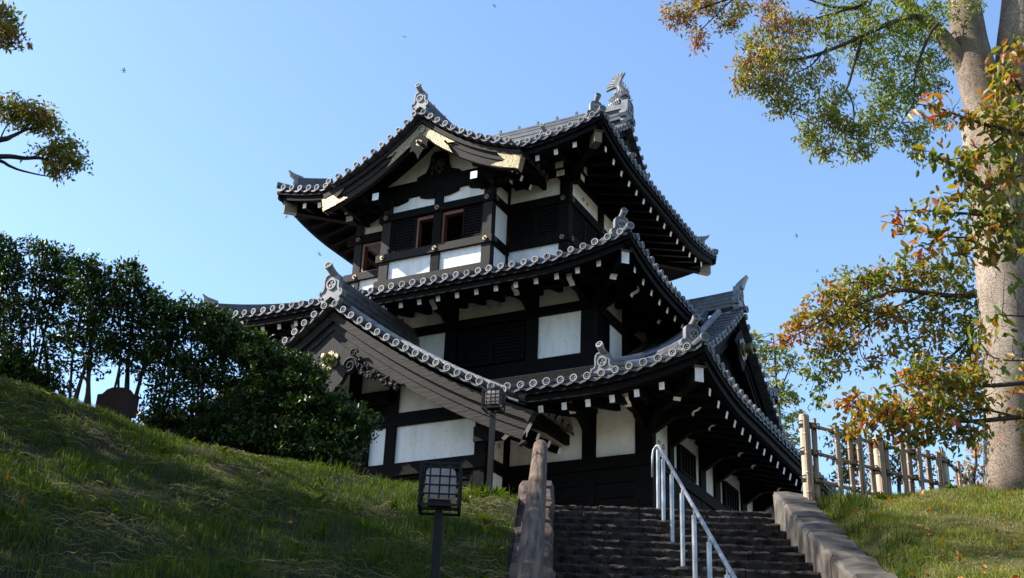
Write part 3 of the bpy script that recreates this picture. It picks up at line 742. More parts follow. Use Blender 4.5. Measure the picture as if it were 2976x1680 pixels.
# purlins carried by the arms
for (p, q) in (((-10.4, 20.80, 8.00), (-7.50, 20.80, 8.00)), ((-7.60, 20.715, 8.0), (-7.60, 33.0, 8.0)), ((-21.9, 20.80, 8.0), (-18.9, 20.80, 8.0))):
    mb = MB(); mb.beam(p, q, 0.17, 0.30); mb.build('eave_purlin', ['wood'], st1)

# ---- entrance bay
bay = storey('entrance bay projecting under the large gable', -17.98, -11.42, 20.53, 21.5, 4.6, 9.4, core=False)
mb = MB(); prof = [float(x) for x in np.linspace(-3.15, 3.15, 20)]
mb.prism([(s + GX_ENT - 0.0, zg_ent(s) - 0.30) for s in prof] + [(GX_ENT + 3.15, 4.6), (GX_ENT - 3.15, 4.6)], Vector((0, 20.53, 0)), X, Z, Y, 0.13, 0.9)
bay = mb.build('entrance_bay', ['wood'], turret, label='entrance bay projecting under the large gable')
F = Wall('F', 20.53, bay)
F.beam(-17.98, -11.385, 6.76, 7.02); F.beam(-17.98, -11.42, 7.83, 8.11, 0.01)
F.piece('beam', -15.70, -13.60, 8.36, 8.66, -0.12, 0.0)
for a0, a1, zt in ((-11.67, -11.42, 8.0), (-13.80, -13.56, 9.2), (-14.84, -14.54, 9.9), (-15.9, -15.66, 9.2), (-17.98, -17.7, 7.9)): F.post(a0, a1, 4.7, zt)
F.panel(-13.56, -11.67, 7.02, 7.83); F.panel(-15.66, -13.80, 7.02, 7.83); F.panel(-17.7, -15.9, 7.02, 7.83)
F.window(-15.02, -14.25, 7.10, 7.62)
mb = MB()                                                 # gable panels above the second beam
for a0, a1, zb in ((-13.56, -11.45, 8.11), (-14.54, -13.80, 8.66), (-15.66, -14.84, 8.66), (-17.9, -15.9, 8.11)):
    q = [float(x) for x in np.linspace(a0 - 0.03, a1 + 0.03, 8)]
    mb.prism([(x, max(zb + 0.01, zg_ent(x - GX_ENT) - 0.34)) for x in q] + [(a1 + 0.03, zb - 0.02), (a0 - 0.03, zb - 0.02)], Vector((0, 20.53, 0)), X, Z, Y, 0.055, 0.125)
mb.build('gable_panel', ['plaster'], bay)
F.shutter(-15.6, -13.85, 4.9, 6.74, pitch=0.14); F.shutter(-13.5, -12.6, 4.9, 6.74, pitch=0.14); F.shutter(-12.6, -11.7, 4.9, 6.74, pitch=0.14)
for i, Wl in enumerate((Wall('R', -11.42, bay), Wall('L', -17.98, bay))):
    Wl.piece('wall_side', 20.66, 21.46, 4.6, 7.9, -0.5, -0.13, 'wood')
    Wl.panel(20.75, 21.42, 7.0, 7.66); Wl.panel(20.82, 21.40, 5.0, 6.76); Wl.beam(20.575, 21.42, 6.78, 7.0, 0.03); Wl.post(21.40, 21.455, 4.7, 7.7, 0.0)
    Wl.beam(20.74, 21.40, 7.68, 7.9, 0.0)
    if i == 0: Wl.vent(20.96, 7.38); Wl.vent(21.20, 7.38)
for sg in (1, -1):
    b = MB(); xx = GX_ENT + sg * 3.95; b.beam((xx, 21.4, zg_ent(3.95) - 0.55), (xx, 19.85, zg_ent(3.95) - 0.55), 0.2, 0.28, 0, 0); b.build('eave_purlin', ['wood'], bay)
    o = Vector((GX_ENT + sg * 3.32, 20.1, zg_ent(3.95) - 0.86))
    b = MB(); b.prism([(0, 0.28), (0.85, 0.28), (0.85, 0.12), (0.78, 0.06), (0.70, 0.05), (0.62, -0.02), (0, -0.02)], o, X * sg, Z, Y, -0.07, 0.07, 0)
    for k in range(1, 5): b.m[len(b.f) - 7 + k] = 1
    b.build('bracket_arm', ['wood', 'white'], bay)

# ---- middle storey
st2 = storey('middle storey with white panels and black louvred windows', -19.14, -10.1, 22.77, 30.83, 8.6, 12.3)
F = Wall('F', 22.77, st2)
F.beam(-19.14, -10.065, 9.50, 9.82, 0.04); F.beam(-19.14, -10.065, 10.86, 11.07, 0.03); F.beam(-19.14, -10.1, 11.60, 11.9, 0.0)
posts = [(-10.42, -10.10), (-11.77, -11.48), (-13.88, -13.57), (-15.80, -15.50), (-17.75, -17.46), (-19.14, -18.82)]
for a0, a1 in posts: F.post(a0, a1, 9.3, 11.9)
for hi_, lo_ in zip(posts[:-1], posts[1:]):
    F.panel(lo_[1], hi_[0], 11.07, 11.60)
    if (lo_[1], hi_[0]) in ((-13.57, -11.77), (-17.46, -15.80)):
        m_ = (lo_[1] + hi_[0]) / 2; F.shutter(lo_[1] + 0.05, m_, 9.9, 10.82); F.shutter(m_, hi_[0] - 0.05, 9.9, 10.82)
    else: F.panel(lo_[1], hi_[0], 9.82, 10.86)
F.vent(-12.75, 11.32); F.vent(-12.49, 11.33)
for a in (-10.28, -11.62, -13.72, -15.65, -17.6, -18.95): F.arm(a, 11.12)
Rw = Wall('R', -10.1, st2)
Rw.beam(22.82, 30.8, 9.50, 9.82, 0.04); Rw.beam(22.82, 30.8, 10.86, 11.07, 0.03); Rw.beam(23.1, 30.8, 11.6, 11.9, 0.0)
rp = [(23.0, 24.48), (24.78, 26.6), (26.95, 28.75), (29.05, 30.5)]
for i, (a, b_) in enumerate(rp):
    Rw.panel(a, b_, 11.07, 11.6)
    if i: Rw.post(rp[i - 1][1], a, 9.3, 11.9)
    if i == 0: Rw.shutter(a - 0.1, 23.72, 9.9, 10.82); Rw.panel(23.80, b_, 9.82, 10.86)
    elif i % 2: Rw.shutter(a + 0.05, (a + b_) / 2, 9.9, 10.82); Rw.shutter((a + b_) / 2, b_ - 0.05, 9.9, 10.82)
    else: Rw.panel(a, b_, 9.82, 10.86)
for a in (23.0, 24.63, 26.78, 28.9): Rw.arm(a, 11.12)
Lw = Wall('L', -19.14, st2); Lw.beam(22.82, 30.8, 10.86, 11.07, 0.03); Lw.panel(23.0, 26.0, 11.07, 11.6); Lw.panel(23.0, 26.0, 9.82, 10.86)
mb = MB(); o = Vector((-10.1, 22.77, 11.12)); ln = 1.25
mb.prism([(-0.1, 0.3), (ln, 0.3), (ln, 0.10), (ln - 0.05, 0.055), (ln - 0.13, 0.03), (ln - 0.17, -0.02), (ln - 0.17, -0.04), (0.3, -0.04), (-0.1, -0.3)], o, d, Z, sd, -0.075, 0.075, 0)
for k in range(1, 6): mb.m[len(mb.f) - 9 + k] = 1
mb.build('bracket_arm', ['wood', 'white'], st2)
for (p, q) in (((-20.1, 22.10, 11.345), (-9.345, 22.10, 11.345)), ((-9.43, 22.012, 11.348), (-9.43, 31.8, 11.348)), ((-19.81, 22.19, 11.348), (-19.81, 31.8, 11.348))):
    mb = MB(); mb.beam(p, q, 0.17, 0.31); mb.build('eave_purlin', ['wood'], st2)

# ---- top storey (hollow: some windows stand open)
mb = MB(); x0, x1, y0, y1 = -17.86, -11.38, 24.06, 29.54
mb.box(x0 + 0.1, x1 - 0.1, y0 + 0.1, y1 - 0.1, 12.3, 12.9); mb.box(x0 + 0.1, x1 - 0.1, y0 + 0.1, y1 - 0.1, 15.5, 15.6)
st3 = mb.build('storey', ['dark'], turret, label='top storey with gilt nail covers and open windows')
F = Wall('F', 24.06, st3); Rw = Wall('R', -11.38, st3); Lw = Wall('L', -17.86, st3); Bw = Wall('B', 29.54, st3)
F.beam(-13.03, -11.345, 13.36, 13.57, 0.04); F.beam(-13.03, -11.345, 14.42, 14.65, 0.04); F.beam(-13.0, -11.38, 15.2, 15.5, 0)
F.post(-11.64, -11.38, 12.5, 15.5); F.panel(-13.0, -11.64, 12.6, 13.36); F.panel(-13.0, -11.64, 14.65, 15.2)
F.shutter(-13.0, -12.28, 13.6, 14.4); F.shutter(-12.28, -11.64, 13.6, 14.4); F.piece('wall_backing', -13.03, -11.64, 12.5, 15.5, -0.2, -0.13)
for a in (-11.53,): F.nail(a, 14.53); F.nail(a, 13.46)
Rw.beam(24.105, 29.5, 13.36, 13.57, 0.04); Rw.beam(24.105, 29.5, 14.42, 14.65, 0.04); Rw.beam(24.3, 29.5, 15.2, 15.5, 0)
for a0, a1 in ((25.93, 26.22), (27.9, 28.2), (29.25, 29.54)): Rw.post(a0, a1, 12.5, 15.5)
Rw.panel(24.26, 25.93, 14.65, 15.18); Rw.panel(26.22, 27.9, 14.65, 15.18); Rw.panel(28.2, 29.25, 14.65, 15.18); Rw.panel(24.3, 25.93, 12.6, 13.36); Rw.panel(26.22, 29.25, 12.6, 13.36)
Rw.shutter(24.32, 25.12, 13.6, 14.4); Rw.shutter(25.12, 25.93, 13.6, 14.4); Rw.shutter(26.22, 27.06, 13.6, 14.4); Rw.shutter(27.06, 27.9, 13.6, 14.4); Rw.piece('wall_backing', 24.27, 29.4, 12.5, 15.5, -0.2, -0.13)
Rw.vent(25.0, 14.95); Rw.vent(25.25, 14.93)
for a, z in ((24.2, 14.53), (24.2, 13.46), (26.07, 14.53), (26.07, 13.46)): Rw.nail(a, z)
# left part of the front: open window with the sky behind
F.post(-17.66, -17.43, 12.5, 15.5, 0.0, 'grain'); F.beam(-17.9, -16.28, 13.35, 13.55, 0.04, 'grain'); F.beam(-17.9, -16.28, 14.42, 14.66, 0.04); F.panel(-17.43, -16.2, 14.66, 15.2); F.panel(-17.43, -16.2, 12.6, 13.35); F.beam(-17.7, -16.28, 15.2, 15.5, 0)
F.nail(-17.54, 14.54); F.nail(-17.54, 13.45)
mb = MB()
for b0, b1, c0, c1 in ((-17.40, -17.34, 13.56, 14.40), (-16.34, -16.28, 13.56, 14.40), (-17.34, -16.34, 14.33, 14.40), (-17.34, -16.34, 13.56, 13.60)): mb.box(b0, b1, 24.08, 24.24, c0, c1)
mb.box(-17.34, -16.34, 24.3, 24.9, 14.36, 14.40)
mb.build('inner_frame', ['red'], st3, label='open window with brown inner frame')
Lw.beam(24.1, 29.5, 13.35, 13.55, 0.03); Lw.beam(24.1, 29.5, 14.42, 14.66, 0.03); Lw.piece('wall_backing', 24.25, 29.5, 12.5, 13.4, -0.2, -0.06, 'plaster'); Lw.piece('wall_backing', 24.25, 29.5, 14.6, 15.5, -0.2, -0.06, 'plaster')
for a0, a1 in ((25.85, 26.15), (27.8, 28.1), (29.3, 29.54)): Lw.post(a0, a1, 12.5, 15.5)
Lw.shutter(26.15, 27.8, 13.6, 14.4); Lw.shutter(28.1, 29.3, 13.6, 14.4)
Bw.piece('wall_backing', -17.7, -11.5, 12.5, 15.5, -0.2, -0.02, 'plaster')
mb = MB(); mb.box(-17.6, -11.6, 29.2, 29.33, 12.9, 15.5); mb.build('inner_wall', ['dark'], st3)
# ---- bay of the top storey
mb = MB(); q = [float(x) for x in np.linspace(-1.62, 1.62, 14)]
mb.box(-16.25, -13.07, 23.30, 24.2, 12.2, 12.72)
bay3 = mb.build('top_bay_window', ['wood'], turret, label='top bay window with two open brown framed lights')
F = Wall('F', 23.21, bay3); Rb = Wall('R', -13.03, bay3); Lb = Wall('L', -16.29, bay3)
F.beam(-16.32, -13.00, 13.25, 13.45, 0.05, 'grain'); F.beam(-16.32, -13.0, 14.38, 14.58, 0.05); F.beam(-16.31, -13.03, 12.52, 12.72, 0.05, 'grain')
F.post(-16.23, -15.97, 12.5, 15.4, 0.0, 'grain'); F.post(-14.72, -14.48, 12.5, 15.0); F.post(-13.30, -13.05, 12.5, 15.4, 0.0, 'grain')
F.panel(-15.97, -14.72, 12.72, 13.25); F.panel(-14.48, -13.30, 12.72, 13.25); F.panel(-15.97, -14.72, 14.58, 15.0); F.panel(-14.48, -13.30, 14.58, 15.0)
F.beam(-16.25, -13.05, 14.98, 15.40, 0.02)
for a0, a1, c0, c1 in ((-15.95, -14.74, 14.86, 15.0), (-14.46, -13.32, 14.86, 15.0)):   # curved brackets in the panel corners
    for sg, e in ((1, a0), (-1, a1)):
        mb = MB(); mb.prism([(0, 0.16), (0.42, 0.16), (0.42, 0.08), (0.30, 0.04), (0.12, 0.0), (0, 0.0)], Vector((e, 23.20, 14.82)), X * sg, Z, -Y, -0.09, 0.0); mb.build('corner_bracket', ['wood'], bay3)
F.shutter(-15.95, -15.22, 13.46, 14.37); F.shutter(-13.88, -13.31, 13.46, 14.37)
mb = MB()
for a0, a1 in ((-15.22, -14.72), (-14.48, -13.88)):
    for b0, b1, c0, c1 in ((a0, a0 + 0.06, 13.46, 14.36), (a0 + 0.06, a1, 14.27, 14.36)): mb.box(b0, b1, 23.26, 23.42, c0, c1)
    mb.box(a0, a1, 23.26, 23.40, 13.45, 13.49)
mb.build('inner_frame', ['red'], bay3)
mb = MB(); mb.box(-16.1, -13.2, 24.5, 24.55, 12.9, 15.3); mb.build('inner_wall', ['dark'], bay3)
for a in (-16.11, -14.60, -13.18): F.nail(a, 14.48, 0.055); F.nail(a, 13.35, 0.055)
for Wl in (Rb, Lb):
    Wl.beam(23.265, 24.06, 13.25, 13.45, 0.04); Wl.beam(23.265, 24.06, 14.38, 14.58, 0.04); Wl.panel(23.42, 24.03, 13.45, 14.38); Wl.panel(23.42, 24.03, 14.58, 15.0); Wl.panel(23.42, 24.03, 12.5, 13.25); Wl.beam(23.42, 24.03, 15.0, 15.4, 0.0)
Rb.nail(23.33, 14.48, 0.045); Rb.nail(23.33, 13.35, 0.045)
mb = MB(); q = [float(x) for x in np.linspace(-1.5, 1.5, 14)]       # gable field behind the bargeboards
mb.prism([(GX_TOP + s, zg_top(s) - 0.28) for s in q] + [(GX_TOP + 1.5, 15.36), (GX_TOP - 1.5, 15.36)], Vector((0, 23.21, 0)), X, Z, Y, 0.05, 0.14); mb.build('gable_panel', ['plaster'], bay3)
mb = MB(); half = [(0, 0.72), (0.16, 0.72), (0.24, 0.62), (0.27, 0.36), (0.36, 0.16), (0.62, 0.07), (0.62, 0.0)]      # frog leg strut
mb.prism(half + [(0, 0.0)] + [(-a, b_) for a, b_ in half[::-1][:-1]], Vector((GX_TOP + 0.05, 23.16, 15.40)), X, Z, Y, 0.0, 0.12); mb.build('frog_leg_strut', ['wood'], bay3)
mb = MB(); rr = random.Random(3)
for k in range(26):
    c = Vector((GX_TOP + 0.05 + rr.uniform(-0.17, 0.17), 23.15 - rr.random() * 0.02, 15.48 + rr.random() * 0.42)); a = rr.random() * 6.28; e = X * math.cos(a) + Z * math.sin(a); L = rr.uniform(0.04, 0.10)
    mb.tube([c - e * L, c - Y * 0.02, c + e * L], [0.006, 0.022, 0.006], 5)
mb.build('carving', [mat('carved_wood', (0.05, 0.03, 0.018), 0.6, 0.4, 12)], bay3)
for sg in (1, -1):                                          # slanted struts and purlins carrying the gable
    xx = GX_TOP + sg * 1.42
    b = MB(); b.beam((xx, 23.2, 14.84), (xx, 22.62, 14.84), 0.19, 0.20, 0, 1); b.build('bracket_arm', ['wood', 'white'], bay3)
    b = MB(); xs = GX_TOP + sg * 1.95; b.beam((xs, 24.0, zg_top(1.95) - 0.42), (xs, 22.45, zg_top(1.95) - 0.42), 0.17, 0.22, 0, 0); b.build('eave_purlin', ['wood'], bay3)
    for zz, dd, hh in ((14.90, 0.42, 0.14), (15.08, 0.58, 0.22)):
        b = MB(); x0_ = -13.05 if sg > 0 else -16.25; b.beam((x0_, 23.34, zz), (x0_ + sg * dd, 23.34, zz), 0.16, hh, 0, 1); b.build('bracket_arm', ['wood', 'white'], bay3)
for zz, dd, hh in ((15.10, 0.28, 0.16), (15.34, 0.36, 0.28)):
    b = MB(); b.beam((-11.5, 24.06, zz), (-11.5, 24.06 - dd, zz), 0.22, hh, 0, 1); b.build('bracket_arm', ['wood', 'white'], st3)
    b = MB(); b.beam((-11.38, 24.22, zz), (-11.38 + dd, 24.22, zz), 0.22, hh, 0, 1); b.build('bracket_arm', ['wood', 'white'], st3)
    b = MB(); b.beam((-17.72, 24.06, zz), (-17.72, 24.06 - dd, zz), 0.22, hh, 0, 1); b.build('bracket_arm', ['wood', 'white'], st3)
# stone plinth
mb = MB(); mb.box(-21.2, -8.05, 20.3, 32.4, 4.2, 4.69)
mb.build('stone_plinth', [mat('plinth_stone', (0.22, 0.19, 0.16), 0.85, 0.3, 3, bump=0.4)], turret)
# ================================================================ ground and banks
def smooth(x, a, b):
    t = np.clip((x - a) / (b - a), 0, 1); return t * t * (3 - 2 * t)
LR = np.array([-40, -20, -12, -7.71, -6.52, -5.13, -3.68, -2.31, -0.97, -0.40, 3.3, 3.5, 5.7, 6.3, 9, 16, 40.])
LZ = np.array([8.5, 8.0, 6.95, 5.69, 5.35, 4.94, 4.65, 4.42, 4.28, 4.25, 4.30, 4.30, 4.56, 4.66, 4.95, 5.3, 5.6])
def ground_z(r, a):
    """height of the banks at r metres right of the stairs' left edge and a metres ahead (arrays)"""
    r = np.asarray(r, float); a = np.asarray(a, float)
    zc = np.interp(r, LR, LZ)
    ac = 16.0 + 0.9 * smooth(r, 2.5, 4.5)
    zc = np.where(r > 3, zc + 0.26, zc)
    d = ac - a
    face = zc - 0.475 * np.maximum(d, 0) - 0.0
    # rounded crest
    k = 0.6; face = np.where(np.abs(d) < k, zc - 0.475 * (d + k) ** 2 / (4 * k), face)
    back = 4.30 + (zc - 4.30) * (1 - smooth(a, ac + 2.2, ac + 6.0))
    z = np.where(a > ac + k, back, face)
    bump = 0.05 * np.sin(1.7 * r + 0.6 * a) * np.sin(1.3 * a - 0.5 * r) + 0.03 * np.sin(4.1 * r + 1.0) * np.sin(3.7 * a)
    z = z + bump * (1 - smooth(a, ac + 1, ac + 3))
    lim = 4.58 + 0.4751 * (a - 17.7) + 0.27 + np.maximum(0, r - 3.75) * 0.9     # meet the right cheek wall just below its top
    z = np.where((r > 3.4) & (a < 17.3), np.minimum(z, lim), z)
    return np.maximum(z, -1.6)
STZ = lambda a: 4.58 + 0.4751 * (a - 17.7)
def bank_sheet(name, r0, r1, a0, a1, step, mats_):
    nr = int((r1 - r0) / step) + 1; na = int((a1 - a0) / step) + 1
    rr, aa = np.meshgrid(np.linspace(r0, r1, nr), np.linspace(a0, a1, na), indexing='ij')
    zz = ground_z(rr, aa)
    co = rr[..., None] * np.array(RT) + aa[..., None] * np.array(AH); co[..., 2] = zz
    idx = np.arange(nr * na).reshape(nr, na)
    f = np.stack([idx[:-1, :-1], idx[1:, :-1], idx[1:, 1:], idx[:-1, 1:]], -1).reshape(-1, 4)
    return tag(mesh_np(name, co.reshape(-1, 3), f, mats_, smooth=True), kind='structure')
def soil_mat(name, c1, c2, c3, scale):
    m = mat(name, c1, 0.95, 0.3, scale, bump=0.6, spec=0.1, base2=c2)
    return m
M['soil_l'] = soil_mat('bank_soil', (0.010, 0.013, 0.005), (0.030, 0.025, 0.014), None, 2.6)  # soil darkened, deep shade of the left bank put into its colour
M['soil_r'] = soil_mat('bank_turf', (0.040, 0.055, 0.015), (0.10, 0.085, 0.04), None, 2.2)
M['gravel'] = mat('pale_gravel', (0.30, 0.27, 0.22), 0.95, 0.2, 20, bump=0.4, spec=0.1)
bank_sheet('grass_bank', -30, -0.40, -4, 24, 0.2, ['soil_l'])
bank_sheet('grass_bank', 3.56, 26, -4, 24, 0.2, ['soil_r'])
# ground: one big sheet at the foot, the raised castle court, and the path at the foot of the stairs
def flat(name, pts, m):
    mb = MB(); mb.add([Vector(p) for p in pts], [tuple(range(len(pts)))]); o = mb.build(name, [m]); return tag(o, kind='structure')
flat('ground', [(-1500, -1500, -1.62), (1500, -1500, -1.62), (1500, 1500, -1.62), (-1500, 1500, -1.62)], 'soil_r')
mb = MB(); mb.prism([(-40, 22.5), (160, 22.5), (220, 200), (-120, 200)], Vector((0, 0, 0)), RT, AH, Z, -1.7, 4.285)  # unseen court widened in pale gravel to bounce light onto the right wall
tag(mb.build('castle_court', ['gravel']), kind='structure')
mb = MB(); mb.prism([(-0.34, 18.1), (3.40, 18.1), (3.40, 22.6), (-0.34, 22.6)], Vector((0, 0, 0)), RT, AH, Z, 3.5, 4.50); tag(mb.build('landing', ['gravel']), kind='structure')
mb = MB(); mb.prism([(-2, -6), (5.5, -6), (5.5, 4.9), (-2, 4.9)], Vector((0, 0, 0)), RT, AH, Z, -2.0, -1.56); tag(mb.build('path', ['gravel']), kind='structure')

# ================================================================ stone steps with cheek walls
def stone(name, c1, c2, sc, bump):
    m = mat(name, c1, 0.85, 0.3, sc, bump=bump, spec=0.25, base2=c2, detail=8); return m
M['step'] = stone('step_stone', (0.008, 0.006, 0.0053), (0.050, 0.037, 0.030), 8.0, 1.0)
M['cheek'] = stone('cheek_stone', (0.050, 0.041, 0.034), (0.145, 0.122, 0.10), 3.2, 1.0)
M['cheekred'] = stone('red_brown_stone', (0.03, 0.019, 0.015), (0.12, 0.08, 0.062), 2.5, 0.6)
SROOT = S(1.6, 4.6, -1.6)
stairs = empty('stone_stairs', SROOT, 'dark rough stone steps between two stone cheek walls climbing to the turret', 'stairs')
RISE, RUN = 0.19, 0.40
rs = random.Random(4)
for k in range(32):
    a = 17.7 - k * RUN; z = 4.58 - k * RISE
    mb = MB()
    joints = [0.03]; x = 0.03
    while x < 3.2:
        x += rs.uniform(0.5, 1.3); joints.append(min(x, 3.22))
        if 3.22 - x < 0.35: joints[-1] = 3.22; break
    for j0, j1 in zip(joints[:-1], joints[1:]):
        n = max(4, int((j1 - j0) / 0.025)); o = len(mb.v); dz = rs.uniform(-0.012, 0.008); da = rs.uniform(-0.02, 0.015)
        prof = [(0.46, 0.0), (0.22, 0.0), (0.06, 0.0), (0.012, -0.012), (0.0, -0.04), (0.012, -0.08), (0.02, -0.12), (0.03, -0.165), (0.05, -0.24)]
        for i in range(n + 1):
            r = j0 + 0.006 + (j1 - j0 - 0.012) * i / n; edge = 1 if 0 < i < n else 0
            for q, (pa, pz) in enumerate(prof):
                v = Vector((r * 3.4, k * 3.1, q * 0.55)); nz = noise.noise(v * 1.8) + 0.7 * noise.noise(v * 4.5) + 0.5 * noise.noise(v * 10)
                rough = 0.020 if q >= 3 else (0.014 if q == 2 else 0.004)
                mb.v.append(S(r, a + pa + da + nz * rough, z + pz + dz + (noise.noise(v * 3 + Vector((9, 0, 0))) * (0.018 if 2 <= q <= 4 else 0.006))))
        m_ = len(prof)
        for i in range(n):
            for q in range(m_ - 1):
                b = o + i * m_ + q; mb.f.append((b, b + 1, b + 1 + m_, b + m_)); mb.m.append(0)
        for e in (o, o + n * m_): mb.f.append(tuple(e + q for q in range(m_))); mb.m.append(0)
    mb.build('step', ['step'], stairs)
def cheek(name, r0, r1, a_top, a_bot, over, mk, seed, endstep=None):
    mb = MB(); q = random.Random(seed); a = a_top
    while a > a_bot:
        ln = q.uniform(0.7, 1.15); b = max(a - ln, a_bot)
        na = max(4, int((a - b) / 0.05)); nr = 7; o = len(mb.v); off = q.uniform(-0.02, 0.02)
        ring = [(r0, -0.75), (r0, -0.30), (r0, -0.05), (r0 + 0.03, 0.0), ((r0 + r1) / 2, 0.012), (r1 - 0.03, 0.0), (r1, -0.05), (r1, -0.30), (r1, -0.75)]
        for i in range(na + 1):
            aa = b + 0.014 + (a - b - 0.028) * i / na
            for (r, dz) in ring:
                p = S(r + off * 0.6, aa, STZ(aa) + over + dz + off)
                nv = noise.noise(p * 2.3) + 0.5 * noise.noise(p * 6) + 0.4 * noise.noise(p * 15)
                mb.v.append(p + Vector((noise.noise(p * 3 + Vector((5, 0, 0))), noise.noise(p * 3 + Vector((0, 7, 0))), nv)) * 0.042)
        m_ = len(ring)
        for i in range(na):
            for k in range(m_ - 1): c = o + i * m_ + k; mb.f.append((c, c + 1, c + 1 + m_, c + m_)); mb.m.append(0)
        for e in (o, o + na * m_): mb.f.append(tuple(e + k for k in range(m_))); mb.m.append(0)
        a = b
    return mb.build('cheek_wall', [mk], stairs, label=name)
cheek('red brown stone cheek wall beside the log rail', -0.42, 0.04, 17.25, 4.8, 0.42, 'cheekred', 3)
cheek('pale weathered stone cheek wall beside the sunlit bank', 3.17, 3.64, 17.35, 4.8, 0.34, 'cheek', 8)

# ================================================================ log rail and steel handrail
def noisemat_wood():
    return mat('weathered_log', (0.040, 0.030, 0.023), 0.8, 0.4, 22.0, (1, 1, 0.07), 1.0, spec=0.2, base2=(0.165, 0.112, 0.074), detail=9)
M['log'] = noisemat_wood()
log = empty('log_handrail', S(-0.16, 16.9, STZ(16.9)), 'thick brown log rail with a rounded end sloping up the left edge of the steps', 'handrail')
mb = MB(); pts = []; rad = []
for k in range(60):
    a = 17.25 - k * 0.21; wv = 0.0
    pts.append(S(-0.16 + wv, a, STZ(a) + 0.93)); rad.append(0.106 + 0.0004 * k)
u = (pts[0] - pts[1]).normalized()
pts = [pts[0] + u * 0.10, pts[0] + u * 0.085, pts[0] + u * 0.05] + pts; rad = [0.02, 0.062, 0.092] + rad
mb.tube(pts, rad, 24, 0, wob=0.012)
lo_ = mb.build('log', ['log'], log, smooth=True)
rq = Z.rotation_difference(u); lo_.data.transform(rq.inverted().to_matrix().to_4x4()); lo_.rotation_mode = 'QUATERNION'; lo_.rotation_quaternion = rq
for a in (16.9, 14.9, 12.9, 10.9, 8.9, 6.9):
    mb = MB(); mb.tube([S(-0.17, a, STZ(a) + 0.2), S(-0.165, a, STZ(a) + 0.55), S(-0.16, a, STZ(a) + 0.86)], [0.085, 0.08, 0.075], 12, 0, wob=0.1); mb.build('post', ['log'], log, smooth=True)
M['steel'] = mat('galvanised_steel', (0.34, 0.345, 0.35), 0.38, 0.3, 14, (1, 1, 0.4), metal=0.75)
hand = empty('steel_handrail', S(1.59, 17.6, 4.58), 'galvanised steel handrail on tube posts down the middle of the steps', 'handrail')
mb = MB(); rl = [S(1.59, a, STZ(a) + 0.93) for a in np.linspace(17.72, 5.0, 40)]
mb.tube(rl, 0.0225, 12); mb.build('rail', ['steel'], hand, smooth=True)
mb = MB(); t = rl[0]
mb.tube([t, t + AH * 0.05 + Z * 0.005 - RT * 0.03, t + AH * 0.08 - Z * 0.05 - RT * 0.07, t + AH * 0.08 - Z * 0.16 - RT * 0.085, t + AH * 0.08 - Z * 0.46 - RT * 0.09], 0.015, 10); mb.build('rail_return', ['steel'], hand, smooth=True)
for a in (17.78, 16.98, 15.80, 14.60, 13.42, 12.22, 11.04, 9.84, 8.66, 7.46, 6.3):
    zb = 4.58 - math.ceil((17.7 - a) / RUN - 1e-6) * RISE if a < 17.7 else 4.58
    zt = STZ(a) + 0.93 - 0.085
    mb = MB(); mb.tube([S(1.585, a, zb - 0.02), S(1.585, a, zt)], 0.028, 14)
    mb.tube([S(1.585, a, zt), S(1.587, a, zt + 0.07)], 0.009, 8); mb.build('post', ['steel'], hand, smooth=False)

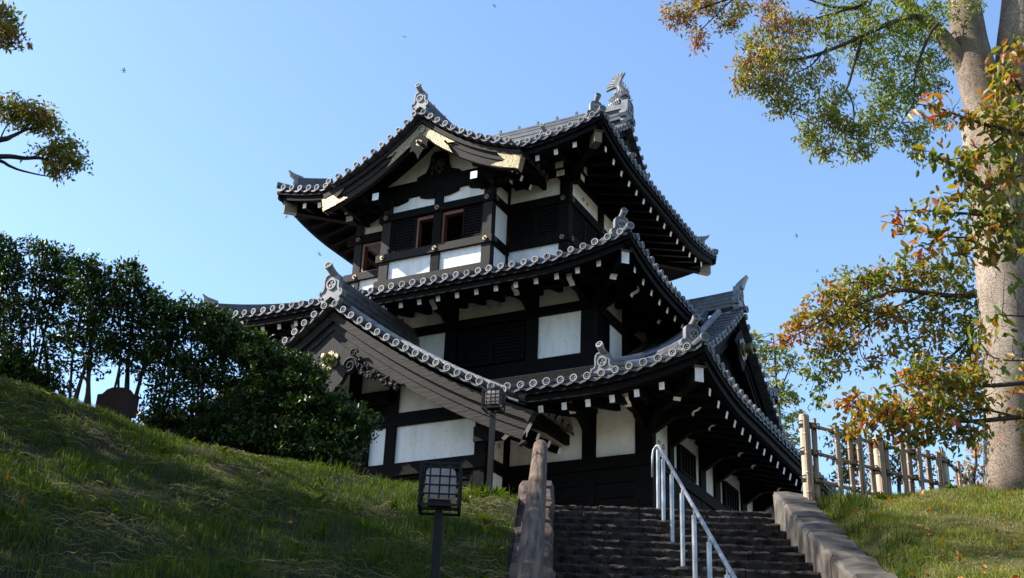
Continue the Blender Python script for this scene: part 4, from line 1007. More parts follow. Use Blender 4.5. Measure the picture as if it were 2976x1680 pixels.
# ================================================================ garden lamps
M['lampblack'] = mat('black_lamp_paint', (0.005, 0.0052, 0.006), 0.6, 0.3, 20, spec=0.2)
M['lampglass'] = mat('milky_lamp_globe', (0.36, 0.35, 0.35), 0.45, 0.25, 7, base2=(0.56, 0.53, 0.52), bump=0.05)
def milky(m):
    """let the milky globe pass light through"""
    n = m.node_tree.nodes; l = m.node_tree.links; p = n["Principled BSDF"]; t = n.new("ShaderNodeBsdfTranslucent"); x = n.new("ShaderNodeMixShader"); x.inputs[0].default_value = 0.55
    t.inputs[0].default_value = (0.80, 0.72, 0.70, 1); l.new(p.outputs[0], x.inputs[1]); l.new(t.outputs[0], x.inputs[2]); l.new(x.outputs[0], n["Material Output"].inputs['Surface'])
milky(M['lampglass'])
def lamp(r, a, zbase, ztop, turn, label, sc=1.0):
    root = empty('garden_lamp', S(r, a, zbase), label, 'lamp', 'garden lamps on the left bank')
    e1 = RT * math.cos(turn) + AH * math.sin(turn); e2 = Z.cross(e1); h = 0.155 * sc; H = 0.335 * sc
    c = S(r, a, ztop - H)
    mb = MB(); mb.obox(S(r, a, zbase), e1, e2, Z, (-0.033, 0.033), (-0.033, 0.033), (-0.2, c.z - zbase - 0.02)); mb.obox(c, e1, e2, Z, (-0.024, 0.024), (-0.024, 0.024), (-0.06, 0.03)); mb.build('post', ['lampblack'], root)
    mb = MB(); b = 0.009
    for i in (-1, 1):
        for j in (-1, 1): mb.obox(c + e1 * i * h + e2 * j * h, e1, e2, Z, (-b, b), (-b, b), (0, H))
    for z in (0.0, H):
        for i in (-1, 1):
            mb.obox(c + e1 * i * h + Z * z, e1, e2, Z, (-b, b), (-h, h), (-b, b)); mb.obox(c + e2 * i * h + Z * z, e1, e2, Z, (-h, h), (-b, b), (-b, b))
    t = 0.006
    for i in (-1, 1):
        for k in range(1, 4):
            x = -h + 2 * h * k / 4
            mb.obox(c + e1 * x + e2 * i * h, e1, e2, Z, (-t, t), (-t, t), (0.05, H)); mb.obox(c + e2 * x + e1 * i * h, e1, e2, Z, (-t, t), (-t, t), (0.05, H))
        for k in range(1, 5):
            z = 0.05 + (H - 0.05) * (k - 0.5) / 4
            mb.obox(c + Z * z + e2 * i * (h + 0.004), e1, e2, Z, (-h, h), (-t, t), (-t, t)); mb.obox(c + Z * z + e1 * i * (h + 0.004), e1, e2, Z, (-t, t), (-h, h), (-t, t))
    mb.build('cage', ['lampblack'], root)
    mb = MB(); mb.obox(c, e1, e2, Z, (-h, h), (-0.012, 0.012), (-0.005, 0.02)); mb.obox(c, e1, e2, Z, (-0.012, 0.012), (-h, h), (0.0, 0.025)); mb.obox(c, e1, e2, Z, (-0.09, 0.09), (-0.09, 0.09), (0.02, 0.06)); mb.build('base_plate', ['lampblack'], root)
    bm = bmesh.new(); bmesh.ops.create_cube(bm, size=1.0)
    bmesh.ops.bevel(bm, geom=bm.edges[:], offset=0.14, segments=4, profile=0.5, affect='EDGES')
    me = bpy.data.meshes.new('globe'); bm.to_mesh(me); bm.free(); me.materials.append(M['lampglass']); me.polygons.foreach_set('use_smooth', [True] * len(me.polygons))
    g = bpy.data.objects.new('globe', me); col.objects.link(g); g.parent = root
    g.matrix_local = Matrix.Translation(c + Z * (0.06 + 0.125 * sc) - root.location) @ Matrix.Rotation(math.atan2(e1.y, e1.x), 4, 'Z') @ Matrix.Diagonal((0.235 * sc, 0.235 * sc, 0.25 * sc, 1))
lamp(-0.875, 9.6, 1.15, 2.74, 0.03, 'nearer black garden lamp with a grey cube globe in a square cage')
lamp(-0.81, 16.0, 4.15, 5.68, -0.25, 'farther garden lamp with a pinkish cube globe in a cage standing before the turret', 0.80)

# ================================================================ bamboo fence
M['fpost'] = mat('pale_peeled_post', (0.34, 0.28, 0.19), 0.7, 0.25, 4, (3, 3, 0.6), 0.5, base2=(0.52, 0.44, 0.31))
M['bamboo'] = mat('dry_bamboo', (0.17, 0.10, 0.055), 0.5, 0.3, 5, (3, 3, 0.5), 0.1, base2=(0.32, 0.205, 0.115))
M['rope'] = mat('dark_palm_rope', (0.03, 0.026, 0.022), 0.9, 0.3, 30)
fence = empty('bamboo_fence', S(3.7, 17.0, 4.55), 'low bamboo lattice fence with pale posts and dark rope ties above the right bank', 'fence')
FP = [at(2022, 1044, 17.0), at(2206, 1096, 17.9), at(2366, 1136, 18.7), at(2424, 1190, 20.3)]
FP = [Vector(p) for p in FP]
def bamboo(mb, p, q, r, seed):
    n = 5; pts = []; rad = []; L = (q - p).length; k = max(2, int(L / 0.26))
    for i in range(k):
        for f, rr in ((0.0, 1.0), (0.06, 0.92), (0.94, 0.92), (1.0, 1.0)):
            pts.append(p + (q - p) * ((i + f) / k)); rad.append(r * rr * (1.1 if f in (0.0, 1.0) else 1.0))
    mb.tube(pts, rad, 8, 0)
fd = [(FP[i + 1] - FP[i]) for i in range(3)]
for i, p in enumerate(FP):
    zt = p.z; zb = 4.35
    mb = MB(); mb.tube([Vector((p.x, p.y, zb)), Vector((p.x + 0.008, p.y, (zb + zt) / 2)), Vector((p.x, p.y, zt - 0.02)), Vector((p.x, p.y, zt))], [0.077, 0.076, 0.074, 0.062], 16, 0, wob=0.04); mb.build('post', ['fpost'], fence, smooth=False)
FR = random.Random(9)
for i in range(3):
    p, q = FP[i], FP[i + 1]; d = (q - p); d.z = 0; d.normalize(); n_ = Z.cross(d)
    for dz in (0.17, 0.57, 0.97):
        a = p - d * (0.14 if i == 0 else 0.0); mb = MB()
        bamboo(mb, Vector((a.x, a.y, p.z - dz)) - n_ * 0.085, Vector((q.x, q.y, q.z - dz)) - n_ * 0.085, 0.030, i); mb.build('rail', ['bamboo'], fence)
        for s_ in (p, q) if i == 2 else (p,):
            mb = MB()
            for k in range(4): mb.tube([Vector((s_.x, s_.y, s_.z - dz + (k - 1.5) * 0.016)) + (d * math.cos(t) * 0.079 + n_ * math.sin(t) * (0.12 if math.sin(t) < 0 else 0.079)) for t in np.linspace(0, 6.28, 13)], 0.009, 5, 0)
            mb.build('rope_tie', ['rope'], fence)
    offs = ((-0.075, 1), (0.10, -1), (0.33, 1), (0.58, -1), (0.63, 1), (0.86, -1), (0.93, 1)) if i == 0 else ((0.09, -1), (0.26, 1), (0.45, -1), (0.52, 1), (0.75, -1), (0.83, 1), (0.93, -1)) if i == 1 else ((0.1, -1), (0.35, 1), (0.55, -1), (0.8, 1))
    for f, sd_ in offs:
        pp = p + (q - p) * f
        for k in range(2):
            c = pp + d * (0.045 * k - 0.02) + n_ * (-0.135 if sd_ > 0 else -0.03); zt = pp.z - 0.05 + FR.uniform(-0.05, 0.03)
            lean = d * FR.uniform(-0.02, 0.04)
            mb = MB(); bamboo(mb, Vector((c.x, c.y, 4.35)) + lean, Vector((c.x, c.y, zt)), 0.029, k); mb.build('picket', ['bamboo'], fence)
        for dz in (0.17, 0.57, 0.97):
            z = p.z + (q.z - p.z) * f - dz
            mb = MB(); mb.tube([Vector((pp.x, pp.y, z)) - n_ * 0.085 + (Z * math.cos(t) * 0.036 + d * math.sin(t) * 0.075 - n_ * math.cos(2 * t) * 0.05) for t in np.linspace(0, 6.28, 10)], 0.010, 5, 0); mb.build('rope_tie', ['rope'], fence)

# ================================================================ dark board behind the shrubs
sg_ = at(292, 1030, 17.3)
board = empty('wooden_board', Vector((sg_.x, sg_.y, sg_.z - 0.05)), 'dark maroon board with a curved top standing under the shrubs', 'board')
M['maroon'] = mat('maroon_board', (0.030, 0.007, 0.005), 0.7, 0.3, 6)
mb = MB(); half = [(0.0, 0.36), (0.10, 0.355), (0.18, 0.32), (0.24, 0.25), (0.31, 0.24), (0.31, -0.1)]
mb.prism(half + [(-a, b_) for a, b_ in half[::-1][:-1]], Vector((sg_.x, sg_.y, sg_.z - 0.02)), RT, Z, AH, -0.03, 0.03); mb.build('panel', ['maroon'], board)
for s_ in (-1, 1):
    mb = MB(); mb.tube([sg_ + RT * s_ * 0.22 + Z * -0.5, sg_ + RT * s_ * 0.22 + Z * 0.0], 0.035, 10); mb.build('leg', ['maroon'], board)
# ================================================================ plants
def leafmat(name, stops, trans=0.4, rough=0.45, spec=0.4):
    m = bpy.data.materials.new(name); m.use_nodes = True
    n = m.node_tree.nodes; l = m.node_tree.links; p = n["Principled BSDF"]; out = n["Material Output"]
    a = n.new("ShaderNodeAttribute"); a.attribute_name = 'tint'
    rp = n.new("ShaderNodeValToRGB"); el = rp.color_ramp.elements
    for i, (ps, c) in enumerate(stops):
        e = el[i] if i < 2 else el.new(ps)
        e.position = ps; e.color = (*c, 1)
    l.new(a.outputs['Fac'], rp.inputs[0]); l.new(rp.outputs[0], p.inputs['Base Color'])
    p.inputs['Roughness'].default_value = rough; p.inputs['Specular IOR Level'].default_value = spec
    if trans:
        t = n.new("ShaderNodeBsdfTranslucent"); mx = n.new("ShaderNodeMixShader"); mx.inputs[0].default_value = trans
        hs = n.new("ShaderNodeHueSaturation"); hs.inputs['Value'].default_value = 1.5; hs.inputs['Saturation'].default_value = 1.15
        l.new(rp.outputs[0], hs.inputs['Color']); l.new(hs.outputs[0], t.inputs[0])
        l.new(p.outputs[0], mx.inputs[1]); l.new(t.outputs[0], mx.inputs[2]); l.new(mx.outputs[0], out.inputs['Surface'])
    return m
M['keyaki'] = leafmat('zelkova_leaf', [(0.0, (0.075, 0.115, 0.018)), (0.3, (0.16, 0.20, 0.028)), (0.55, (0.24, 0.23, 0.05)), (0.8, (0.27, 0.17, 0.07)), (1.0, (0.26, 0.095, 0.055))], trans=0.45)
M['cherry'] = leafmat('cherry_leaf', [(0.0, (0.055, 0.090, 0.018)), (0.38, (0.125, 0.155, 0.026)), (0.60, (0.23, 0.19, 0.035)), (0.80, (0.38, 0.155, 0.03)), (1.0, (0.38, 0.07, 0.035))])
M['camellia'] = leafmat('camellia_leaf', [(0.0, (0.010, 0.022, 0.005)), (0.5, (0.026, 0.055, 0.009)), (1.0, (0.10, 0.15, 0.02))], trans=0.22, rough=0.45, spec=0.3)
M['grass_s'] = leafmat('shaded_bank_grass', [(0.0, (0.022, 0.042, 0.006)), (0.6, (0.070, 0.100, 0.014)), (0.8, (0.12, 0.11, 0.034)), (1.0, (0.20, 0.165, 0.10))], trans=0.45, rough=0.6, spec=0.2)  # grass darkened so the left bank's shade sits in its colour
M['grass_r'] = leafmat('sunny_bank_grass', [(0.0, (0.09, 0.12, 0.018)), (0.6, (0.23, 0.24, 0.04)), (0.8, (0.36, 0.29, 0.11)), (1.0, (0.46, 0.39, 0.24))], trans=0.35, rough=0.6, spec=0.2)  # brighter copy of the grass, sunlight put into its colour
M['fallen'] = leafmat('fallen_leaf', [(0.0, (0.30, 0.10, 0.03)), (0.5, (0.45, 0.20, 0.03)), (1.0, (0.25, 0.05, 0.03))], trans=0.2)
M['bark'] = mat('zelkova_bark', (0.23, 0.18, 0.14), 0.85, 0.3, 3.0, (1, 1, 0.5), 0.7, spec=0.1, base2=(0.38, 0.31, 0.25), detail=8)
def flake_bark(m):
    """curling flakes of bark: crackle from a warped voronoi"""
    n = m.node_tree.nodes; l = m.node_tree.links; p = n["Principled BSDF"]
    tc = n.new("ShaderNodeTexCoord"); v = n.new("ShaderNodeTexVoronoi"); v.feature = 'DISTANCE_TO_EDGE'; v.inputs['Scale'].default_value = 13.0
    nz = n.new("ShaderNodeTexNoise"); nz.inputs['Scale'].default_value = 5.0; mx = n.new("ShaderNodeVectorMath"); mx.operation = 'MULTIPLY_ADD'; mx.inputs[1].default_value = (0.5, 0.5, 0.5)
    l.new(tc.outputs['Object'], nz.inputs['Vector']); l.new(nz.outputs['Color'], mx.inputs[0]); l.new(tc.outputs['Object'], mx.inputs[2]); l.new(mx.outputs[0], v.inputs['Vector'])
    rp = n.new("ShaderNodeValToRGB"); rp.color_ramp.elements[0].position = 0.0; rp.color_ramp.elements[1].position = 0.06
    l.new(v.outputs[0], rp.inputs[0])
    b = n.new("ShaderNodeBump"); b.inputs['Strength'].default_value = 0.8; b.inputs['Distance'].default_value = 0.015; l.new(rp.outputs[0], b.inputs['Height'])
    old = p.inputs['Normal'].links[0].from_socket; l.new(old, b.inputs['Normal']); l.new(b.outputs[0], p.inputs['Normal'])
    # worn orange patches where flakes have dropped
    n2 = n.new("ShaderNodeTexNoise"); n2.inputs['Scale'].default_value = 3.1; n2.inputs['Detail'].default_value = 6; l.new(tc.outputs['Object'], n2.inputs['Vector'])
    r2 = n.new("ShaderNodeValToRGB"); r2.color_ramp.elements[0].position = 0.62; r2.color_ramp.elements[1].position = 0.68; r2.color_ramp.elements[1].color = (1, 1, 1, 1); r2.color_ramp.elements[0].color = (0, 0, 0, 1)
    l.new(n2.outputs[0], r2.inputs[0]); mc = n.new("ShaderNodeMixRGB"); mc.inputs[2].default_value = (0.36, 0.20, 0.11, 1)
    base = p.inputs['Base Color'].links[0].from_socket; l.new(base, mc.inputs[1]); mm = n.new("ShaderNodeMath"); mm.operation = 'MULTIPLY'; mm.inputs[1].default_value = 0.55
    l.new(r2.outputs[0], mm.inputs[0]); l.new(mm.outputs[0], mc.inputs[0])
    r3 = n.new("ShaderNodeValToRGB"); r3.color_ramp.elements[0].position = 0.0; r3.color_ramp.elements[1].position = 0.05; r3.color_ramp.elements[0].color = (0.80, 0.77, 0.74, 1); l.new(v.outputs[0], r3.inputs[0])
    mk = n.new("ShaderNodeMixRGB"); mk.blend_type = 'MULTIPLY'; mk.inputs[0].default_value = 1.0; l.new(mc.outputs[0], mk.inputs[1]); l.new(r3.outputs[0], mk.inputs[2]); l.new(mk.outputs[0], p.inputs['Base Color'])
flake_bark(M['bark']); streak(M['bark'], (0.62, 0.56, 0.50), 1.3, (1, 1, 0.35), 0.42, 0.7)
M['branch'] = mat('dark_branch_bark', (0.055, 0.042, 0.034), 0.85, 0.3, 6, bump=0.4, spec=0.15)
M['stem'] = mat('shrub_stem', (0.055, 0.034, 0.024), 0.85, 0.3, 8, bump=0.3, spec=0.15)

def leaves(name, C, D, N, L, Wd, tint, mats_, parent=None, origin=None, fold=0.25, six=False):
    """C base points, D unit directions, N unit normals, L lengths, Wd widths (arrays) -> one leaf mesh"""
    side = np.cross(D, N); n = len(C); L = L[:, None]; Wd = Wd[:, None]
    if not six:
        mid = C + D * L * 0.45
        V = np.stack([C, mid + side * Wd * 0.5 + N * Wd * fold, C + D * L, mid - side * Wd * 0.5 + N * Wd * fold], 1)
        f = np.arange(n)[:, None] * 4; F_ = np.concatenate([f + np.array([[0, 1, 2]]), f + np.array([[0, 2, 3]])], 0); k = 4
    else:
        m1 = C + D * L * 0.28; m2 = C + D * L * 0.66 - N * L * 0.03; tip = C + D * L - N * L * 0.12
        V = np.stack([C, m1 + side * Wd * 0.45 + N * Wd * fold, m2 + side * Wd * 0.42 + N * Wd * fold, tip, m2 - side * Wd * 0.42 + N * Wd * fold, m1 - side * Wd * 0.45 + N * Wd * fold, (m1 + m2) / 2], 1)
        f = np.arange(n)[:, None] * 7
        F_ = np.concatenate([f + np.array([q]) for q in ([0, 1, 6], [1, 2, 6], [2, 3, 6], [3, 4, 6], [4, 5, 6], [5, 0, 6])], 0); k = 7
    return mesh_np(name, V.reshape(-1, 3), F_, mats_, tint=np.repeat(tint, k), parent=parent, origin=origin)
def unit(v): return v / np.maximum(1e-9, np.linalg.norm(v, axis=1, keepdims=True))
def sprays(clusters, per, leaf, spread, droop, jit=0.35):
    """clusters: (centre xyz, radii xyz in (r,a,z), count of leaves, tint mean). Leaves hang in small sprays from twiglets"""
    Cs = []; Ds = []; Ns = []; Ts = []; Ls = []
    for c, rad, cnt, tm in clusters:
        ns = max(1, int(cnt / per))
        u = unit(rng.normal(size=(ns, 3))) * (rng.random((ns, 1)) ** 0.45)
        cen = np.array(c) + (u[:, :1] * rad[0]) * np.array(RT) + (u[:, 1:2] * rad[1]) * np.array(AH) + (u[:, 2:] * rad[2]) * np.array(Z)
        tw = unit(np.concatenate([rng.normal(size=(ns, 2)), rng.normal(size=(ns, 1)) * 0.4 - droop * 0.5], 1))
        tt = np.clip(tm + rng.normal(size=ns) * 0.14, 0, 1)
        for k in range(per):
            base = cen + tw * (spread * (k / per - 0.5) * 2) + rng.normal(size=(ns, 3)) * spread * 0.16
            d = unit(tw * 0.5 + rng.normal(size=(ns, 3)) * 0.6 + np.array([0, 0, -droop]))
            nn = unit(np.cross(d, rng.normal(size=(ns, 3)) * 0.6 + np.cross(d, np.array([0, 0, 1.0]) + rng.normal(size=(ns, 3)) * 0.5)))
            nn = np.where(nn[:, 2:] < 0, -nn, nn)
            Cs.append(base); Ds.append(d); Ns.append(nn); Ts.append(np.clip(tt + rng.normal(size=ns) * 0.12, 0, 1)); Ls.append(leaf * rng.uniform(0.65, 1.2, ns))
    return [np.concatenate(x) for x in (Cs, Ds, Ns, Ts, Ls)]
def branches(mb, pts, r0, r1, n=7, wob=0.0):
    pts = [Vector(p) for p in pts]; k = len(pts)
    # smooth the path
    out = []
    for i in range(k - 1):
        p0, p1_, p2, p3_ = pts[max(i - 1, 0)], pts[i], pts[i + 1], pts[min(i + 2, k - 1)]
        for j in range(4):
            t = j / 4; out.append(0.5 * ((2 * p1_) + (p2 - p0) * t + (2 * p0 - 5 * p1_ + 4 * p2 - p3_) * t * t + (3 * p1_ - p0 - 3 * p2 + p3_) * t ** 3))
    out.append(pts[-1]); m = len(out)
    mb.tube(out, [r0 + (r1 - r0) * i / (m - 1) for i in range(m)], n, 0, wob=wob)
    return out
def twigs(mb, clusters, path_pts, r=0.010, per=3):
    """thin twigs from the nearest branch point into every cluster"""
    P_ = np.array([tuple(p) for p in path_pts])
    for c, rad, cnt, tm in clusters:
        for k in range(per):
            e = np.array(c) + np.array(RT) * rng.normal() * rad[0] * 0.5 + np.array(AH) * rng.normal() * rad[1] * 0.5 + np.array([0, 0, rng.normal() * rad[2] * 0.5])
            i = int(np.argmin(((P_ - e) ** 2).sum(1))); s = P_[i]
            mid = (s + e) / 2 + rng.normal(size=3) * 0.10 * np.linalg.norm(e - s)
            mb.tube([Vector(s), Vector((s + mid) / 2 + rng.normal(size=3) * 0.03), Vector(mid), Vector(e)], [r, r * 0.8, r * 0.6, r * 0.25], 5)
PXM = 1.15528 / 3582.93
def cl(dx, dy, rx, ry, a, dens, tint, da=None, ar=1.0):
    """a cluster seen at (dx,dy) of the photograph, a metres ahead, with its own depth"""
    p = at(dx, dy, a); s = p.length * PXM
    return (tuple(p), (rx * s, da if da is not None else max(rx, ry) * s * 1.3, ry * s), dens, tint)

# ---------------------------------------------------------------- big zelkova on the right bank
base = at(2560, 1240, 16.8); base.z = float(ground_z(base.dot(RT), base.dot(AH))) - 0.05
zel = empty('zelkova_tree', base, 'big forked tree with pale flaking bark on the right bank, green and rust leaves above', 'tree')
tr = MB(); A0 = 16.8
trunk_path = [at(2552, 1275, A0), at(2550, 1215, A0), at(2548, 1100, A0), at(2546, 900, A0), at(2536, 650, A0), at(2526, 450, A0), at(2520, 320, A0)]
trunk_path = [Vector(p) for p in trunk_path]
tr.tube([trunk_path[0] + (trunk_path[i + 1] - trunk_path[i]) * 0 if False else trunk_path[i] for i in range(7)], [0.44, 0.40, 0.395, 0.41, 0.47, 0.54, 0.60], 36, 0, wob=0.10)
left = [at(2495, 330, A0), at(2462, 200, A0), at(2436, 90, A0), at(2420, -40, A0), at(2400, -260, A0 + 0.3), at(2380, -560, A0 + 0.5)]
right = [at(2545, 330, A0), at(2556, 200, A0), at(2562, 60, A0), at(2572, -80, A0), at(2620, -300, A0 - 0.3), at(2680, -620, A0 - 0.5)]
branches(tr, left, 0.355, 0.17, 20, 0.05); branches(tr, right, 0.39, 0.17, 20, 0.05)
branches(tr, [at(2400, -260, 17.1), S(4.5, 14.5, 13.5), S(2.5, 11, 14.5), S(0, 8, 14.5), S(-2, 6, 14)], 0.16, 0.05, 10, 0.05)  # unseen limb added to carry the light-blocking canopy
br0 = branches(tr, [at(2440, 190, A0), at(2385, 110, A0 - 0.1), at(2340, 60, A0 - 0.2), at(2280, 10, A0 - 0.3), at(2200, -60, A0 - 0.4), at(2100, -150, A0 - 0.6)], 0.15, 0.06, 12, 0.05)
trunk_o = tr.build('trunk', ['bark'], zel, smooth=True)
bb = MB(); A1 = 14.6; P_ = list(br0)
def bpath(pts, r0, r1, a=A1, da=0.0):
    k = len(pts); q = branches(bb, [at(x, y, a + da * i / (k - 1)) for i, (x, y) in enumerate(pts)], r0, r1); P_.extend(q); return q
bpath([(2316, 44), (2293, 42), (2255, 52), (2202, 75), (2131, 108), (2027, 146), (1943, 150), (1890, 132)], 0.050, 0.012, 15.6, -1.8)
bpath([(2168, 100), (2147, 167), (2129, 225), (2089, 267), (2047, 312)], 0.026, 0.007, 14.7)
bpath([(2129, 225), (2145, 260), (2148, 300), (2140, 340)], 0.016, 0.006, 14.7)
bpath([(2360, 60), (2341, 83), (2314, 146), (2300, 200), (2297, 258), (2260, 320)], 0.03, 0.008, 15.0)
bpath([(2200, -60), (2172, 12), (2106, 19), (2050, 4), (1990, -20)], 0.035, 0.010, 14.9)
bpath([(2172, 12), (2068, 42), (1997, 62), (1940, 80)], 0.02, 0.006, 14.7)
bpath([(2080, 120), (2040, 165), (1990, 190), (1960, 230)], 0.014, 0.005, 14.2)
bpath([(2060, -120), (1950, -60), (1850, -10), (1760, 22), (1690, 40)], 0.035, 0.006, 14.5)
bpath([(1850, -10), (1800, 40), (1760, 80), (1752, 110)], 0.012, 0.004, 14.4)
bpath([(2300, 200), (2250, 240), (2215, 300), (2200, 345)], 0.014, 0.005, 14.9)
zc = [cl(*q) for q in (
    (1690, 32, 26, 30, 14.5, 120, .85), (1722, 50, 30, 34, 14.5, 150, .85), (1755, 100, 18, 26, 14.4, 90, .88), (1790, 18, 40, 28, 14.5, 170, .78), (1760, -5, 40, 20, 14.5, 150, .8), (1832, 55, 30, 26, 14.4, 130, .68), (1868, 18, 26, 18, 14.5, 90, .62),
    (1935, 15, 30, 36, 14.4, 170, .80), (1955, 60, 36, 36, 14.2, 210, .80), (1905, 110, 42, 34, 14.2, 230, .66), (1880, 168, 34, 40, 13.9, 220, .62), (1868, 215, 18, 22, 13.9, 70, .72), (1930, 150, 44, 40, 14.0, 260, .66), (1985, 130, 44, 40, 14.2, 250, .62), (1960, 205, 44, 34, 14.0, 250, .58), (2010, 70, 40, 36, 14.4, 180, .66), (1910, 215, 34, 24, 13.9, 140, .5), (1990, 255, 36, 26, 14.0, 150, .36), (1950, 268, 26, 18, 14.0, 80, .4),
    (2120, 20, 60, 34, 14.9, 260, .30), (2180, 40, 60, 44, 15.0, 320, .26), (2260, 40, 60, 50, 15.6, 330, .22), (2310, 90, 60, 54, 15.8, 380, .16), (2240, 110, 70, 40, 15.2, 380, .24), (2160, 105, 60, 36, 14.9, 300, .30), (2080, 70, 50, 34, 14.7, 220, .42), (2340, 150, 46, 46, 15.9, 260, .14), (2290, 180, 50, 40, 15.4, 240, .2), (2190, 160, 46, 26, 14.9, 170, .3), (2080, 160, 30, 24, 14.4, 90, .6), (2350, 20, 40, 60, 16.0, 260, .15), (2420, 20, 50, 50, 16.6, 200, .2),
    (2040, 200, 36, 28, 14.2, 150, .5), (2100, 245, 44, 26, 14.5, 190, .32), (2060, 290, 50, 30, 14.3, 210, .42), (2110, 310, 40, 26, 14.4, 170, .44), (2040, 345, 36, 24, 14.3, 150, .36), (2075, 378, 32, 18, 14.3, 130, .42), (2150, 330, 40, 30, 14.6, 190, .30), (2165, 375, 36, 22, 14.6, 160, .42), (2200, 290, 46, 34, 14.8, 230, .28), (2250, 260, 44, 34, 14.9, 210, .26), (2220, 215, 46, 28, 14.9, 190, .26), (2240, 335, 34, 26, 14.8, 140, .34), (2300, 235, 40, 24, 15.0, 140, .26), (2290, 350, 30, 22, 14.9, 100, .34), (2320, 325, 28, 22, 14.9, 90, .3), (2310, 385, 16, 16, 14.9, 60, .4), (2350, 210, 30, 26, 15.3, 110, .22), (2365, 300, 24, 24, 15.2, 60, .3))]
twigs(bb, zc, P_, 0.008, 3)
bb.build('branch', ['branch'], trunk_o, smooth=True)
zc = [(c, r_, n_ * 2.1, t * 0.90 + 0.05) for c, r_, n_, t in zc]
c_, d_, n_n, t_, l_ = sprays(zc, 9, 0.080, 0.13, 0.55)
leaves('crown', c_, d_, n_n, l_, l_ * 0.36, t_, ['keyaki'], zel, base)
# crown beyond the picture; its overhead canopy is added to block sky light
up = [(tuple(S(*q[:3])), (q[3], q[3], 1.2), q[4], .3) for q in ((1.0, 8.0, 14.3, 2.8, 1500), (4.2, 7.0, 14.5, 2.8, 1500), (-1.5, 5.0, 13.4, 2.6, 1300), (3.0, 11.0, 14.8, 2.6, 1400), (-2.5, 8.2, 14.0, 2.2, 1100), (5.5, 10.5, 14.5, 2.4, 1200), (1.5, 3.5, 13.5, 2.6, 1200), (6.5, 5.0, 13.0, 2.6, 1200))]
c_, d_, n_n, t_, l_ = sprays(up, 10, 0.20, 0.3, 0.4); leaves('added_shade_canopy', c_, d_, n_n, l_, l_ * 0.45, t_, ['keyaki'], zel, base)
up = [((tuple(at(2480, -330, 15.0))), (3.0, 3.0, 1.0), 2600, .3), ((tuple(at(2000, -420, 14.0))), (2.2, 2.5, 1.0), 1500, .4), ((tuple(at(2900, -100, 15.0))), (1.5, 2.5, 1.6), 1500, .3)]
c_, d_, n_n, t_, l_ = sprays(up, 9, 0.09, 0.16, 0.5); leaves('upper_crown', c_, d_, n_n, l_, l_ * 0.4, t_, ['keyaki'], zel, base)

# ---------------------------------------------------------------- cherry trees
def cherry(root_pt, label, trunk, paths, clus, leaf, per, spread, six, tw=0.006, ratio=0.5, droop=0.45, mult=2.5, wide=1.4):
    root = empty('cherry_tree', root_pt, label, 'tree'); mb = MB(); pp = []
    branches(mb, trunk[0], trunk[1], trunk[2], 12, 0.06); tk = mb.build('trunk', ['branch'], root, smooth=True)
    bb = MB()
    for pts, r0, r1 in paths: pp.extend(branches(bb, pts, r0, r1, 7))
    twigs(bb, clus, pp, tw, 3); bb.build('branch', ['branch'], tk, smooth=True)
    clus = [(c, tuple(x * wide for x in r_), n_ * mult, t) for c, r_, n_, t in clus]
    clus = [(c, r_, n_, t + 0.01 - max(0, t - 0.65) * 0.35) for c, r_, n_, t in clus]
    c_, d_, n_n, t_, l_ = sprays(clus, per, leaf, spread, droop)
    leaves('crown', c_, d_, n_n, l_, l_ * ratio, t_, ['cherry'], root, root_pt, six=six)
Af = 17.6
b0 = at(2575, 1190, Af); b0.z = 4.5
